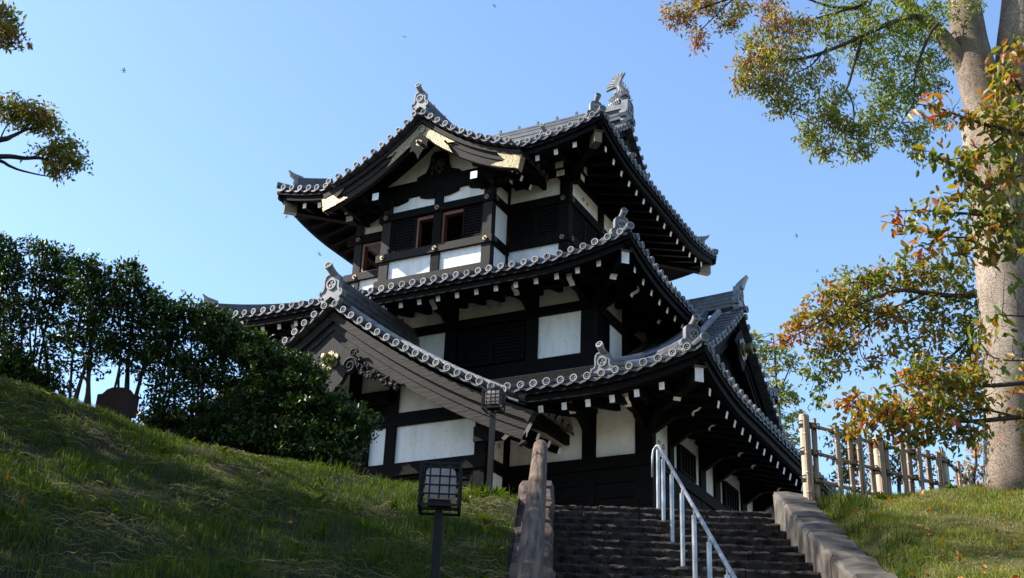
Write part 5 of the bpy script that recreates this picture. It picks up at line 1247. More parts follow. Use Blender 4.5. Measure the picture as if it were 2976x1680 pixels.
cherry(b0, 'cherry tree behind the big trunk with long arching branches of orange and green leaves', ([b0, at(2560, 1000, Af), at(2530, 820, Af), at(2500, 745, Af)], 0.16, 0.09),
    [([at(x, y, Af - 0.6 * i / 6) for i, (x, y) in enumerate(q)], r0, r1) for q, r0, r1 in (
        ([(2500, 745), (2460, 742), (2400, 745), (2330, 737), (2270, 730), (2220, 742), (2150, 770), (2080, 800), (1990, 850)], 0.055, 0.008), ([(2330, 737), (2280, 762), (2230, 785), (2160, 840), (2110, 900), (2080, 960)], 0.03, 0.006),
        ([(2230, 785), (2180, 800), (2120, 830), (2060, 870)], 0.014, 0.005), ([(2270, 730), (2200, 710), (2120, 715), (2050, 745)], 0.018, 0.005), ([(2250, 770), (2270, 810), (2290, 850), (2320, 880)], 0.012, 0.005), ([(2530, 820), (2460, 835), (2400, 890), (2330, 940)], 0.04, 0.008), ([(2160, 840), (2165, 890), (2190, 930)], 0.01, 0.004), ([(2110, 900), (2060, 940), (2040, 985)], 0.008, 0.003))],
    [cl(*q) for q in ((2150, 712, 50, 22, 17.4, 110, .5), (2215, 700, 50, 28, 17.4, 150, .46), (2280, 690, 50, 30, 17.4, 160, .46), (2340, 690, 46, 36, 17.5, 150, .44), (2400, 700, 36, 36, 17.5, 110, .38), (2090, 735, 36, 22, 17.3, 80, .6), (2130, 760, 44, 28, 17.3, 130, .5), (2060, 790, 40, 26, 17.2, 100, .62), (2010, 825, 30, 20, 17.1, 60, .72), (1975, 855, 18, 16, 17.1, 30, .8), (2110, 810, 40, 28, 17.2, 120, .5), (2180, 780, 50, 26, 17.3, 130, .48), (2240, 810, 44, 26, 17.3, 100, .52), (2310, 780, 40, 24, 17.4, 90, .46), (2380, 800, 44, 40, 17.5, 120, .4), (2430, 770, 26, 50, 17.5, 110, .32), (2070, 870, 36, 26, 17.1, 90, .55), (2130, 870, 40, 26, 17.1, 100, .6), (2040, 930, 22, 22, 17.0, 45, .3), (2095, 930, 24, 24, 17.1, 50, .4), (2055, 990, 10, 22, 17.0, 26, .1), (2190, 910, 30, 22, 17.2, 50, .55), (2330, 850, 40, 30, 17.4, 80, .5), (2420, 870, 36, 50, 17.5, 110, .35), (2470, 820, 20, 60, 17.6, 70, .3), (2260, 870, 30, 20, 17.3, 50, .5), (2350, 905, 40, 26, 17.4, 70, .5), (2440, 930, 30, 40, 17.5, 90, .42), (2400, 975, 40, 24, 17.4, 80, .5), (2455, 1000, 24, 36, 17.5, 70, .4), (2300, 935, 34, 18, 17.3, 45, .5), (2360, 1020, 40, 24, 17.4, 60, .5))],
    0.105, 6, 0.13, False, 0.007)
Am = 12.5
b0 = at(2900, 1330, Am); b0.z = float(ground_z(b0.dot(RT), b0.dot(AH))) - 0.1
cherry(b0, 'cherry tree outside the right edge whose low branches hang above the bamboo fence', ([b0, at(2880, 1100, Am), at(2850, 930, Am), at(2800, 820, Am), at(2790, 640, Am), at(2830, 480, Am)], 0.16, 0.025),
    [([at(x, y, Am) for x, y in q], r0, r1) for q, r0, r1 in (([(2850, 930), (2700, 940), (2576, 962), (2480, 970), (2400, 955), (2300, 962), (2240, 975)], 0.04, 0.005), ([(2870, 1050), (2700, 1040), (2560, 1050), (2440, 1060), (2330, 1050), (2240, 1035), (2150, 1010)], 0.04, 0.005), ([(2560, 1050), (2450, 1030), (2380, 1085), (2290, 1120)], 0.015, 0.004), ([(2480, 970), (2420, 925), (2360, 905), (2310, 900)], 0.012, 0.004))],
    [cl(*q) for q in ((2290, 965, 44, 20, Am, 80, .55), (2350, 945, 44, 30, Am, 110, .55), (2410, 960, 44, 28, Am, 100, .5), (2455, 935, 30, 30, Am, 60, .5), (2300, 920, 30, 20, Am, 45, .4), (2200, 1020, 44, 20, Am, 80, .6), (2140, 1012, 34, 16, Am, 50, .65), (2260, 1030, 44, 26, Am, 110, .62), (2330, 1020, 50, 26, Am, 120, .5), (2400, 1030, 44, 26, Am, 100, .55), (2460, 1020, 30, 30, Am, 60, .5), (2180, 1055, 44, 18, Am, 80, .62), (2250, 1075, 50, 18, Am, 100, .6), (2330, 1075, 50, 24, Am, 110, .5), (2400, 1090, 40, 24, Am, 80, .5), (2130, 1075, 22, 12, Am, 26, .5), (2290, 1110, 40, 10, Am, 30, .6), (2450, 1090, 26, 26, Am, 50, .4), (2600, 950, 60, 60, Am, 120, .5), (2640, 1060, 60, 60, Am, 120, .5), (2800, 620, 90, 110, Am, 260, .5), (2860, 480, 90, 100, Am, 240, .5), (2900, 800, 110, 110, Am, 240, .5), (2960, 620, 110, 110, Am, 220, .5))],
    0.090, 5, 0.13, True, 0.005, mult=1.55, wide=1.35)
An = 9.0
b0 = at(2960, 1500, An); b0.z = float(ground_z(b0.dot(RT), b0.dot(AH))) - 0.1
cherry(b0, 'nearest cherry tree, its large orange tipped leaves hanging before the big trunk', ([b0, at(2940, 900, An), at(2900, 500, An), at(2860, 200, An), at(2880, -60, An), at(2840, -280, An)], 0.17, 0.025),
    [([at(x, y, An) for x, y in q], r0, r1) for q, r0, r1 in (([(2905, 560), (2720, 420), (2620, 350), (2540, 330), (2470, 310), (2410, 290), (2350, 268), (2300, 262)], 0.03, 0.003), ([(2620, 350), (2580, 250), (2540, 170), (2530, 120)], 0.012, 0.004), ([(2540, 330), (2470, 380), (2400, 400), (2330, 402)], 0.010, 0.003), ([(2915, 650), (2700, 560), (2576, 545), (2480, 541), (2400, 535), (2320, 530), (2240, 531)], 0.026, 0.003), ([(2576, 545), (2480, 590), (2390, 596), (2310, 575), (2215, 556)], 0.012, 0.003), ([(2720, 420), (2620, 430), (2540, 450), (2470, 480), (2400, 490)], 0.014, 0.003), ([(2930, 850), (2700, 800), (2560, 795), (2500, 790)], 0.016, 0.003), ([(2930, 850), (2720, 880), (2600, 905), (2500, 900), (2460, 850)], 0.014, 0.003))],
    [cl(*q) for q in ((2520, 170, 36, 30, An, 46, .62), (2555, 130, 24, 34, An, 36, .6), (2550, 215, 34, 34, An, 54, .58), (2500, 235, 30, 24, An, 34, .6), (2550, 290, 36, 34, An, 56, .5), (2490, 300, 40, 24, An, 50, .5), (2430, 300, 36, 22, An, 34, .62), (2370, 280, 36, 18, An, 24, .7), (2330, 265, 26, 12, An, 9, .75), (2320, 395, 26, 12, An, 14, .5), (2385, 398, 36, 16, An, 30, .45), (2450, 385, 40, 24, An, 46, .48), (2530, 365, 40, 34, An, 60, .5), (2420, 430, 34, 24, An, 36, .45), (2490, 450, 44, 28, An, 56, .46), (2550, 440, 34, 36, An, 52, .5), (2440, 490, 34, 20, An, 32, .5), (2530, 510, 44, 24, An, 46, .5), (2380, 505, 22, 22, An, 12, .6), (2330, 535, 40, 12, An, 22, .5), (2400, 545, 40, 16, An, 34, .45), (2270, 533, 30, 8, An, 8, .7), (2470, 550, 44, 22, An, 46, .42), (2545, 565, 34, 30, An, 46, .5), (2390, 590, 44, 18, An, 38, .38), (2310, 588, 36, 18, An, 24, .62), (2260, 572, 24, 10, An, 8, .9), (2470, 605, 44, 22, An, 44, .45), (2420, 635, 40, 22, An, 30, .45), (2540, 625, 36, 30, An, 34, .45), (2340, 625, 26, 18, An, 18, .5), (2480, 640, 30, 16, An, 18, .7), (2540, 710, 26, 26, An, 8, .4), (2505, 800, 26, 20, An, 9, .4), (2480, 850, 30, 22, An, 18, .45), (2500, 905, 26, 20, An, 10, .4), (2545, 860, 26, 24, An, 8, .4), (2600, 300, 60, 90, An, 90, .5), (2640, 560, 60, 90, An, 90, .5), (2880, -150, 150, 150, An, 260, .5), (2820, 120, 130, 150, An, 220, .5), (2960, 150, 150, 160, An, 240, .5), (2980, 480, 150, 160, An, 220, .5), (2860, 380, 100, 120, An, 130, .5))],
    0.098, 4, 0.10, True, 0.004, 0.46, 0.5, 1.35, 1.15)

# ---------------------------------------------------------------- trees beyond the turret and the fence
def small_tree(rp, label, trunk_pts, clus, leaf, mk, cat='tree', name='broadleaf_tree', r0=0.1, group=None, stems=None, ratio=0.45, per=8, spread=0.2, droop=0.3, tw=0.012, cname='crown', tname='trunk', bk='branch'):
    root = empty(name, rp, label, cat, group); mb = MB(); pp = branches(mb, trunk_pts, r0, r0 * 0.35, 8, 0.05)
    for s in (stems or []): pp += branches(mb, s, r0 * 0.6, r0 * 0.2, 6, 0.05)
    twigs(mb, clus, pp, tw, 2); mb.build(tname, [bk], root, smooth=True)
    c_, d_, n_n, t_, l_ = sprays(clus, per, leaf, spread, droop); leaves(cname, c_, d_, n_n, l_, l_ * ratio, t_, [mk], root, rp)
Ad = 38.0; b0 = at(1960, 1180, Ad); b0.z = 4.2
small_tree(b0, 'slender pale green tree standing far behind the right end of the turret', [b0, at(1965, 1100, Ad), at(1955, 1000, Ad), at(1950, 900, Ad), at(1945, 840, Ad)],
    [cl(*q) for q in ((1930, 880, 20, 30, Ad, 160, .4), (1925, 985, 20, 30, Ad, 140, .4), (1940, 1090, 30, 26, Ad, 160, .4), (1970, 1140, 34, 26, Ad, 160, .4), (1900, 850, 12, 18, Ad, 90, .4), (1905, 890, 14, 30, Ad, 150, .4), (1925, 930, 12, 14, Ad, 60, .4), (1965, 885, 24, 20, Ad, 150, .42), (1985, 915, 26, 16, Ad, 150, .42), (1950, 930, 20, 16, Ad, 90, .4), (1950, 970, 26, 18, Ad, 140, .4), (1985, 985, 26, 20, Ad, 150, .4), (2005, 1000, 18, 12, Ad, 70, .4), (1960, 1010, 26, 16, Ad, 120, .4), (1985, 1055, 22, 14, Ad, 100, .35), (2005, 1045, 16, 10, Ad, 60, .35), (1960, 1075, 24, 20, Ad, 110, .38), (1990, 1100, 24, 18, Ad, 110, .38), (1935, 1040, 16, 20, Ad, 70, .4))], 0.17, 'keyaki', r0=0.05, stems=[[at(1955, 1000, Ad), at(1985, 930, Ad), at(2000, 890, Ad)]], spread=0.25, tw=0.02)
Ab = 24.0
for q, (bx, lab, cs) in enumerate((
    (2145, 'bushy yellow green tree directly behind the first bamboo fence post', ((2110, 1100, 30, 20, 80, .4), (2140, 1110, 36, 26, 130, .42), (2155, 1150, 30, 30, 130, .45), (2120, 1160, 26, 30, 110, .4), (2145, 1200, 34, 26, 120, .42), (2100, 1210, 24, 24, 60, .4), (2170, 1215, 24, 20, 60, .5))),
    (2262, 'dark leaved tree glimpsed low through the middle of the bamboo fence', ((2250, 1150, 34, 20, 90, .3), (2290, 1140, 34, 24, 100, .3), (2240, 1190, 30, 26, 90, .28), (2280, 1200, 36, 26, 100, .28), (2330, 1170, 26, 22, 60, .35))),
    (2450, 'rusty leaved sapling between the fence end and the big trunk', ((2460, 1130, 24, 26, 70, .75), (2440, 1165, 22, 20, 50, .6), (2465, 1190, 24, 20, 60, .7), (2420, 1200, 20, 14, 30, .5), (2470, 1100, 20, 20, 50, .45))))):
    b0 = at(bx, 1290, Ab); b0.z = 3.9
    small_tree(b0, lab, [b0, at(bx, 1230, Ab), at(bx + 6, 1170, Ab), at(bx + 2, 1120, Ab)], [cl(x, y, rx, ry, Ab, int(n_ * 1.3), t) for x, y, rx, ry, n_, t in cs], 0.12, 'cherry', r0=0.05, spread=0.18)

# ---------------------------------------------------------------- trees left of the picture; only branch tips reach in
def left_tree(rp, label, trunk_pts, vis_paths, vis, off, a):
    root = empty('zelkova_tree', rp, label, 'tree'); mb = MB()
    pp = branches(mb, trunk_pts, 0.34, 0.10, 14, 0.06); tk = mb.build('trunk', ['bark'], root, smooth=True)
    bb = MB(); vp = []
    for pts, r0, r1 in vis_paths: vp += branches(bb, pts, r0, r1, 7)
    if vis: twigs(bb, vis, vp, 0.008, 3)
    twigs(bb, off, [p for p in pp[len(pp) // 3:]], 0.05, 2)
    bb.build('branch', ['branch'], tk, smooth=True)
    c_, d_, n_n, t_, l_ = sprays(vis + off, 9, 0.078, 0.14, 0.45) if False else sprays(off, 10, 0.19, 0.28, 0.45)
    if vis:
        v = sprays([(c, r_, n_ * 1.5, t + .05) for c, r_, n_, t in vis], 9, 0.085, 0.14, 0.4); c_, d_, n_n, t_, l_ = [np.concatenate([x, y]) for x, y in zip((c_, d_, n_n, t_, l_), v)]
    leaves('crown', c_, d_, n_n, l_, l_ * 0.42, t_, ['keyaki'], root, rp)
def gl(r, a): return float(ground_z(r, a))
def off_cl(lst): return [(tuple(S(r, a, z)), (rr, ra, rz), n_, .35) for r, a, z, rr, ra, rz, n_ in lst]
AL = 14.0
r0_, a0_ = -11.5, 14.0
p0 = S(r0_, a0_, gl(r0_, a0_) - 0.1)
left_tree(p0, 'tree left of the picture with two drooping leafy branch tips against the pale sky', [p0, S(-11.4, 14, 8), S(-11.6, 14, 9.6), S(-11.8, 14, 11.2)],
    [([S(-11.5, 14, 9.0), at(-160, 372, AL), at(0, 352, AL), at(30, 343, AL), at(68, 326, AL), at(110, 320, AL)], 0.06, 0.008), ([S(-11.4, 14, 8.2), at(-180, 410, AL), at(0, 394, AL), at(60, 398, AL), at(100, 398, AL), at(150, 408, AL), at(180, 405, AL)], 0.05, 0.006), ([at(-180, 410, AL), at(-20, 402, AL), at(25, 418, AL), at(50, 428, AL), at(100, 440, AL), at(140, 446, AL)], 0.03, 0.005), ([at(0, 352, AL), at(12, 325, AL), at(25, 310, AL), at(40, 290, AL)], 0.012, 0.004), ([at(100, 398, AL), at(125, 385, AL), at(150, 378, AL)], 0.01, 0.004)],
    [cl(*q) for q in ((15, 262, 26, 22, AL, 120, .5), (50, 272, 36, 26, AL, 190, .45), (90, 285, 34, 22, AL, 170, .55), (120, 295, 30, 20, AL, 140, .6), (75, 308, 36, 20, AL, 150, .4), (135, 318, 26, 18, AL, 110, .5), (25, 298, 26, 18, AL, 90, .5), (105, 318, 20, 14, AL, 70, .5), (175, 360, 18, 16, AL, 80, .5), (150, 368, 24, 14, AL, 90, .45), (105, 385, 24, 12, AL, 80, .5), (140, 392, 30, 14, AL, 110, .5), (185, 390, 24, 20, AL, 120, .4), (200, 412, 18, 14, AL, 80, .4), (165, 420, 24, 12, AL, 90, .55), (140, 432, 20, 12, AL, 60, .6), (120, 415, 18, 10, AL, 40, .6))],
    off_cl(((-9.8, 13.5, 8.6, 1.6, 2.0, 1.3, 1800), (-11.4, 12.9, 10.9, 1.8, 1.7, 1.6, 2300), (-12.6, 13.0, 13.0, 2, 2.2, 1.3, 2000), (-10.6, 11.8, 9.4, 1.8, 1.6, 1.6, 2200), (-11.6, 15.6, 8.6, 1.6, 1.6, 1.2, 1500), (-11.8, 14.5, 7.6, 1.6, 2.2, 1.2, 1700), (-12.8, 16.0, 16.5, 1.9, 2.0, 0.9, 2000))), AL)
r0_, a0_ = -11.0, 9.0
p0 = S(r0_, a0_, gl(r0_, a0_) - 0.1)
AU = 11.5
left_tree(p0, 'tree left of the picture showing one leafy tip in the upper left corner', [p0, S(-10.9, 9.2, 6), S(-11.0, 9.4, 9), S(-11.3, 9.6, 12.5)],
    [([S(-11.0, 9.4, 9.0), at(-250, 60, AU), at(-60, 70, AU), at(0, 75, AU), at(30, 95, AU)], 0.05, 0.006), ([at(-60, 70, AU), at(-20, 40, AU), at(10, 30, AU)], 0.012, 0.004)],
    [cl(*q) for q in ((8, 22, 14, 18, AU, 70, .5), (20, 45, 18, 20, AU, 90, .5), (14, 72, 18, 16, AU, 80, .55), (34, 92, 18, 16, AU, 90, .65), (16, 108, 18, 10, AU, 50, .6), (-30, 60, 30, 50, AU, 200, .5))],
    off_cl(((-9.4, 9.6, 9.4, 2.0, 2.0, 1.7, 2800), (-11.0, 9.5, 12.0, 2.3, 2.6, 1.8, 3200), (-9.6, 7.4, 10.5, 2.0, 2.0, 1.8, 2600), (-9.2, 11.2, 8.6, 1.4, 1.4, 1.3, 1600), (-9.8, 9.6, 6.6, 1.7, 2.8, 1.5, 4600), (-8.8, 10.6, 5.6, 1.2, 1.6, 0.9, 1500), (-11.8, 11.5, 13.6, 2.0, 2.0, 1.5, 2200))), AU)
r0_, a0_ = -9.5, 4.0
p0 = S(r0_, a0_, gl(r0_, a0_) - 0.1)
left_tree(p0, 'tree left of the camera whose crown shades the lower steps', [p0, S(-9.5, 4, 4), S(-9.6, 4.2, 8), S(-9.8, 4.2, 12.5)], [], [], off_cl(((-8.0, 4.8, 9.5, 2.3, 2.3, 1.8, 2600), (-9.8, 5, 12.5, 2.6, 2.8, 2.2, 3200), (-8.3, 2.4, 9.5, 2, 2, 1.8, 1800), (-7.4, 6.4, 7.0, 1.6, 1.7, 1.6, 2000), (-10.5, 7.2, 13.2, 2.4, 2.4, 1.4, 2200))), 4.0)

# ---------------------------------------------------------------- camellia shrubs along the crest of the left bank
SH = (  # foot x, distance, crown lobes (x, y, rx, ry, leaves), label
    (10, 17.2, ((5, 640, 44, 60, 800), (40, 690, 50, 60, 800), (0, 740, 50, 60, 700), (40, 800, 60, 50, 700), (10, 860, 60, 50, 600), (50, 900, 50, 36, 400)), 'tall dark evergreen shrub at the left edge of the bank'),
    (105, 17.6, ((90, 625, 24, 30, 200), (125, 640, 34, 30, 330), (165, 660, 36, 40, 430), (120, 700, 60, 50, 800), (170, 740, 50, 50, 700), (110, 780, 60, 50, 700), (150, 840, 60, 50, 560), (120, 900, 60, 40, 460)), 'evergreen shrub with feathery upright tips, second from the left edge'),
    (215, 17.0, ((205, 675, 36, 30, 330), (250, 690, 36, 34, 430), (215, 730, 50, 50, 700), (270, 750, 46, 46, 600), (230, 800, 60, 50, 760), (200, 850, 60, 46, 600), (265, 870, 50, 46, 500), (220, 920, 60, 30, 330)), 'broad evergreen shrub with bare pinkish stems left of the maroon board'),
    (318, 17.4, ((300, 690, 24, 24, 180), (338, 680, 26, 26, 220), (350, 720, 30, 34, 330), (310, 750, 46, 46, 640), (380, 760, 40, 40, 500), (340, 810, 60, 50, 800), (300, 870, 56, 46, 560), (370, 880, 50, 46, 560), (345, 930, 50, 36, 300)), 'evergreen shrub with three pale stems right above the maroon board'),
    (430, 17.2, ((415, 770, 30, 26, 280), (400, 810, 44, 40, 500), (450, 800, 40, 36, 440), (430, 850, 60, 50, 800), (400, 910, 50, 50, 600), (460, 920, 56, 46, 700), (430, 980, 60, 46, 600), (390, 1010, 40, 36, 300)), 'evergreen shrub just left of the sweeping lower roof tip'),
    (540, 17.2, ((480, 785, 30, 22, 220), (520, 795, 40, 28, 420), (570, 815, 40, 28, 420), (520, 840, 56, 40, 700), (590, 850, 44, 36, 560), (550, 890, 60, 44, 900), (500, 940, 56, 46, 700), (570, 960, 60, 46, 900), (520, 1020, 60, 46, 700), (560, 1060, 50, 36, 500)), 'dense evergreen shrub in front of the left end of the lower roof'),
    (665, 17.0, ((640, 860, 40, 26, 420), (690, 885, 36, 28, 430), (640, 910, 56, 40, 800), (710, 920, 36, 34, 440), (670, 960, 60, 46, 1000), (630, 1020, 60, 46, 900), (700, 1020, 56, 46, 900), (660, 1080, 64, 40, 800)), 'dense evergreen shrub left of the gilt boss of the entrance gable'),
    (800, 16.8, ((750, 915, 36, 28, 400), (785, 935, 34, 30, 430), (740, 970, 50, 40, 800), (800, 980, 36, 36, 520), (770, 1030, 56, 44, 1000), (830, 1030, 36, 36, 460), (740, 1090, 56, 40, 800), (810, 1090, 56, 44, 900), (860, 1060, 36, 30, 360), (790, 1140, 50, 24, 400)), 'dense evergreen shrub below the carved pendant of the entrance gable'),
    (870, 16.7, ((860, 1010, 28, 22, 200), (880, 1040, 30, 24, 280), (915, 1060, 28, 22, 240), (900, 1090, 36, 24, 330), (860, 1100, 40, 34, 460), (930, 1080, 20, 12, 110), (850, 1140, 44, 28, 380), (885, 1130, 30, 20, 180)), 'low spreading evergreen shrub with twiggy tips over the barred window'))
for fx, a, lobes, lab in SH:
    r_ = at(fx, 1000, a).dot(RT); b0 = S(r_, a, gl(r_, a) - 0.05)
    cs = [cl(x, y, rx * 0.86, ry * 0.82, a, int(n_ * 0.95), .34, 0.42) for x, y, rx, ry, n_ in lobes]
    lo = sorted(cs, key=lambda c: c[0][2])[:3]
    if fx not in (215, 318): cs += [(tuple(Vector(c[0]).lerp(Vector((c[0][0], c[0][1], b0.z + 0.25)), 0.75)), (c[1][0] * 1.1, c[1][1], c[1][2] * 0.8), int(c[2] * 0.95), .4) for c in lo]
    cs += [(tuple(Vector(c[0]) + Z * (c[1][2] * 0.8) + RT * rng.normal() * 0.15), (c[1][0] * 0.22, 0.12, c[1][2] * 0.55), int(c[2] * 0.09), .75) for c in cs[:6]]  # tip sprays tinted brighter, sunlit tops put into the leaf colour
    tops = sorted(cs, key=lambda c: -c[0][2])[:4]
    q = random.Random(fx)
    stems = []
    for c in tops:
        e = Vector(c[0]); s = b0 + RT * q.uniform(-0.22, 0.22) + AH * q.uniform(-0.1, 0.1); m_ = s.lerp(e, 0.5) + RT * q.uniform(-0.12, 0.12); stems.append([s, s.lerp(m_, 0.5) + RT * q.uniform(-0.05, 0.05), m_, e])
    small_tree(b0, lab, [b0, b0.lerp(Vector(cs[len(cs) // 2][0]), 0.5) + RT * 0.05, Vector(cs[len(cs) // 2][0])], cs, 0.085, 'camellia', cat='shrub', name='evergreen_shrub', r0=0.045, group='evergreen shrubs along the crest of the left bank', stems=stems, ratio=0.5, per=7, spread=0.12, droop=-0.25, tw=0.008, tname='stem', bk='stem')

# ---------------------------------------------------------------- grass, straw, weeds, fallen leaves
def blades(name, r, a, h, wd, tint, mats_, lean=0.5):
    n = len(r); z = ground_z(r, a)
    C = r[:, None] * np.array(RT) + a[:, None] * np.array(AH); C[:, 2] = z - 0.015
    th = rng.random(n) * 2 * np.pi; e = np.stack([np.cos(th), np.sin(th), np.zeros(n)], 1)
    th2 = rng.random(n) * 2 * np.pi; l = np.stack([np.cos(th2), np.sin(th2), np.zeros(n)], 1) + np.array(-AH) * 0.3
    ln = (lean * rng.random(n))[:, None]; H = h[:, None]; W_ = wd[:, None]
    up = np.array([0, 0, 1.0])
    m = C + up * H * 0.6 + l * H * ln * 0.35; t = C + up * H * (1 - 0.35 * ln) + l * H * ln
    V = np.stack([C - e * W_ / 2, C + e * W_ / 2, m + e * W_ * 0.36, m - e * W_ * 0.36, t], 1).reshape(-1, 3)
    f = np.arange(n)[:, None] * 5
    F_ = np.concatenate([f + np.array([q]) for q in ([0, 1, 2], [0, 2, 3], [3, 2, 4])], 0)
    return tag(mesh_np(name, V, F_, mats_, tint=np.repeat(tint, 5)), kind='stuff')
def scatter(n, r0, r1, a0, a1, cond=None):
    r = rng.uniform(r0, r1, n); a = rng.uniform(a0, a1, n)
    if cond is not None: k = cond(r, a); r, a = r[k], a[k]
    return r, a
def clump(r, a, s1=1.1, s2=2.3):
    return 0.5 + 0.25 * np.sin(r * 3.1 * s1 + 1.3 * np.sin(a * 2.1)) + 0.25 * np.sin(a * 3.7 * s2 * 0.5 + 1.7 * np.sin(r * 2.3))
r, a = scatter(330000, -12, -0.42, 6.5, 18.6, lambda r, a: (r > -0.60 * a - 0.8) & (a < 16.8 + 1.6 * (r < -3)))
k = clump(r, a); keep = rng.random(len(r)) < 0.35 + 0.65 * k; r, a, k = r[keep], a[keep], k[keep]
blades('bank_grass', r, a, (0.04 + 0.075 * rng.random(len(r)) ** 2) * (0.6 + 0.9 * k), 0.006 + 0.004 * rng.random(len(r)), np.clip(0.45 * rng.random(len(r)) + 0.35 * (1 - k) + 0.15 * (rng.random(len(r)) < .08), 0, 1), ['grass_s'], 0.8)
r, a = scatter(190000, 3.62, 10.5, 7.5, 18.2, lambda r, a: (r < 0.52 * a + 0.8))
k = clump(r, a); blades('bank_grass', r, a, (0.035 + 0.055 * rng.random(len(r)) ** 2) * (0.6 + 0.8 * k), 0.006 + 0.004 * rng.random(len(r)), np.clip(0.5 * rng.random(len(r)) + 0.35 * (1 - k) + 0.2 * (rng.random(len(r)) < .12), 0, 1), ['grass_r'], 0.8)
# tall tufts
tc_ = [scatter(1, -7, -0.5, 8.5, 16.4) for _ in range(70)] + [scatter(1, 3.66, 4.2, 8, 17.2) for _ in range(40)]
rr_ = np.concatenate([c[0] + rng.normal(size=70) * 0.11 for c in tc_]); aa_ = np.concatenate([c[1] + rng.normal(size=70) * 0.11 for c in tc_])
k = (rr_ < -0.45) | (rr_ > 3.66); rr_, aa_ = rr_[k], aa_[k]
blades('tall_grass', rr_, aa_, 0.10 + 0.14 * rng.random(len(rr_)), 0.008 + 0.004 * rng.random(len(rr_)), np.clip(0.25 + 0.35 * rng.random(len(rr_)), 0, 1), ['grass_s'], 0.7)
# dry straw lying on the banks
def straw(name, n, r0, r1, a0, a1, cond, L0=0.18):
    r, a = scatter(n, r0, r1, a0, a1, cond); n = len(r); th = rng.random(n) * 2 * np.pi + 0.0
    L = L0 * (0.5 + rng.random(n)); pts = []
    w_ = 0.0022 + 0.002 * rng.random(n)
    cur = (rng.random(n) - 0.5) * 1.0
    V = []
    for s in range(5):
        f = s / 4 - 0.5; t2 = th + cur * f
        rr = r + np.cos(t2) * L * f; aa = a + np.sin(t2) * L * f - 0.12 * L * (1 - 4 * f * f)
        z = ground_z(rr, aa) + 0.025 + 0.06 * (1 - 4 * f * f) * rng.random(n)
        c = rr[:, None] * np.array(RT) + aa[:, None] * np.array(AH); c[:, 2] = z
        o = np.array([0, 0, 1.0])[None] * w_[:, None]
        V += [c - o, c + o]
    V = np.stack(V, 1).reshape(-1, 3); f = np.arange(n)[:, None] * 10
    F_ = np.concatenate([f + np.array([[2 * s, 2 * s + 2, 2 * s + 3, 2 * s + 1]]) for s in range(4)], 0)
    tag(mesh_np(name, V, F_, ['grass_s'], tint=np.repeat(np.clip(0.72 + 0.28 * rng.random(n), 0, 1), 10)), kind='stuff')
straw('dry_straw', 8000, -9, -0.45, 7.5, 16.4, lambda r, a: rng.random(len(r)) < np.clip(1.6 * (0.62 - clump(r * 0.6, a * 0.6)), 0.02, 1), 0.24)
straw('dry_straw', 9000, 3.7, 9.5, 8, 16.8, lambda r, a: rng.random(len(r)) < np.clip(1.5 * (0.6 - clump(r * 0.6 + 1, a * 0.6)), 0.03, 1), 0.20)
def ground_leaves(name, r, a, L, mats_, tint, lift, ratio=0.55, droop=0.0):
    n = len(r); C = r[:, None] * np.array(RT) + a[:, None] * np.array(AH); C[:, 2] = ground_z(r, a) + lift
    d = unit(np.concatenate([rng.normal(size=(n, 2)), (rng.random((n, 1)) - 0.3) * 1.2 + droop], 1)); nn = unit(np.array([0, 0, 1.0]) + rng.normal(size=(n, 3)) * 0.4); nn = unit(nn - d * (nn * d).sum(1, keepdims=True))
    return tag(leaves(name, C, d, nn, L, L * ratio, tint, mats_, six=True), kind='stuff')
r, a = scatter(420, 3.7, 9, 8, 17); ground_leaves('fallen_leaves', r, a, rng.uniform(0.05, 0.09, len(r)), ['fallen'], rng.random(len(r)), 0.06)
r, a = scatter(90, -7, 3.1, 9, 16); k = (r < -0.45); r, a = r[k], a[k]; ground_leaves('fallen_leaves', r, a, rng.uniform(0.05, 0.08, len(r)), ['fallen'], rng.random(len(r)), 0.05)
wr = []; wa = []
for _ in range(60):
    x, y = scatter(1, -7, -0.5, 8.5, 16.3); wr.append(x + rng.normal(size=9) * 0.06); wa.append(y + rng.normal(size=9) * 0.06)
for _ in range(22):
    x, y = scatter(1, 3.8, 8, 9, 17); wr.append(x + rng.normal(size=9) * 0.05); wa.append(y + rng.normal(size=9) * 0.05)
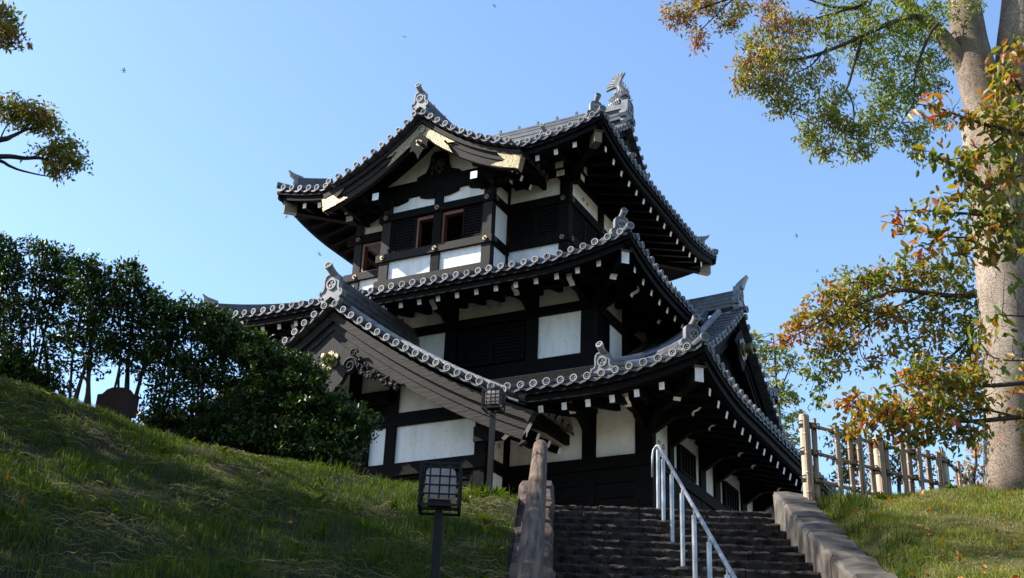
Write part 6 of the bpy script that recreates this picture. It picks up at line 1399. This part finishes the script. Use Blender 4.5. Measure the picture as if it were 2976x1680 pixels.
r = np.concatenate(wr); a = np.concatenate(wa); k = (r < -0.47) | (r > 3.7); r, a = r[k], a[k]
ground_leaves('broadleaf_weeds', r, a, rng.uniform(0.07, 0.16, len(r)), ['grass_s'], np.clip(rng.random(len(r)) * 0.55, 0, 1), 0.03, 0.42, 0.25)

# ---------------------------------------------------------------- dragonflies
M['insect'] = mat('dragonfly_body', (0.03, 0.02, 0.016), 0.5, 0.2, 30)
M['wing'] = mat('dragonfly_wing', (0.16, 0.17, 0.18), 0.3, 0.2, 30)
DF = ((310, 177, 11.0, 'largest dragonfly alone in the pale sky at upper left', 0.5), (1853, 79, 11.5, 'dragonfly beside the rust leaves below the upper branch', 1.9), (803, 640, 15.0, 'dragonfly above the left tip of the middle roof', 1.0), (722, 545, 14.0, 'dragonfly just left of the gilded left corner of the top roof', 2.6), (2003, 593, 15.0, 'dragonfly in the blue sky left of the cherry twigs', 0.2), (1017, 93, 15.0, 'dragonfly high above the top gable', 1.4), (1243, 15, 14.0, 'dragonfly at the upper edge of the sky', 0.9), (2057, 682, 16.0, 'dragonfly close above the arching cherry branch', 2.2))
for dx, dy, a, lab, th in DF:
    p = at(dx, dy, a); root = empty('dragonfly', p, lab, 'dragonfly', 'dragonflies in the sky')
    e = RT * math.cos(th) + Z * math.sin(th) * 0.5 + AH * 0.3; e.normalize(); sdv = e.cross(AH).normalized()
    mb = MB(); mb.tube([p + e * x for x in (-0.03, -0.005, 0.004, 0.014, 0.021, 0.026)], [0.0016, 0.002, 0.004, 0.0045, 0.004, 0.0015], 6); mb.build('body', ['insect'], root)
    for sg in (1, -1):
        for off, sw in ((0.010, 0.25), (0.004, -0.2)):
            mb = MB(); o = p + e * off; wv = (sdv * sg + e * sw).normalized(); nrm = wv.cross(e).normalized()
            mb.prism([(0, -0.002), (0.012, -0.005), (0.034, -0.0045), (0.039, 0.0), (0.03, 0.004), (0.01, 0.003)], o, wv, e, nrm, 0.0, 0.0005); mb.build('wing', ['wing'], root)
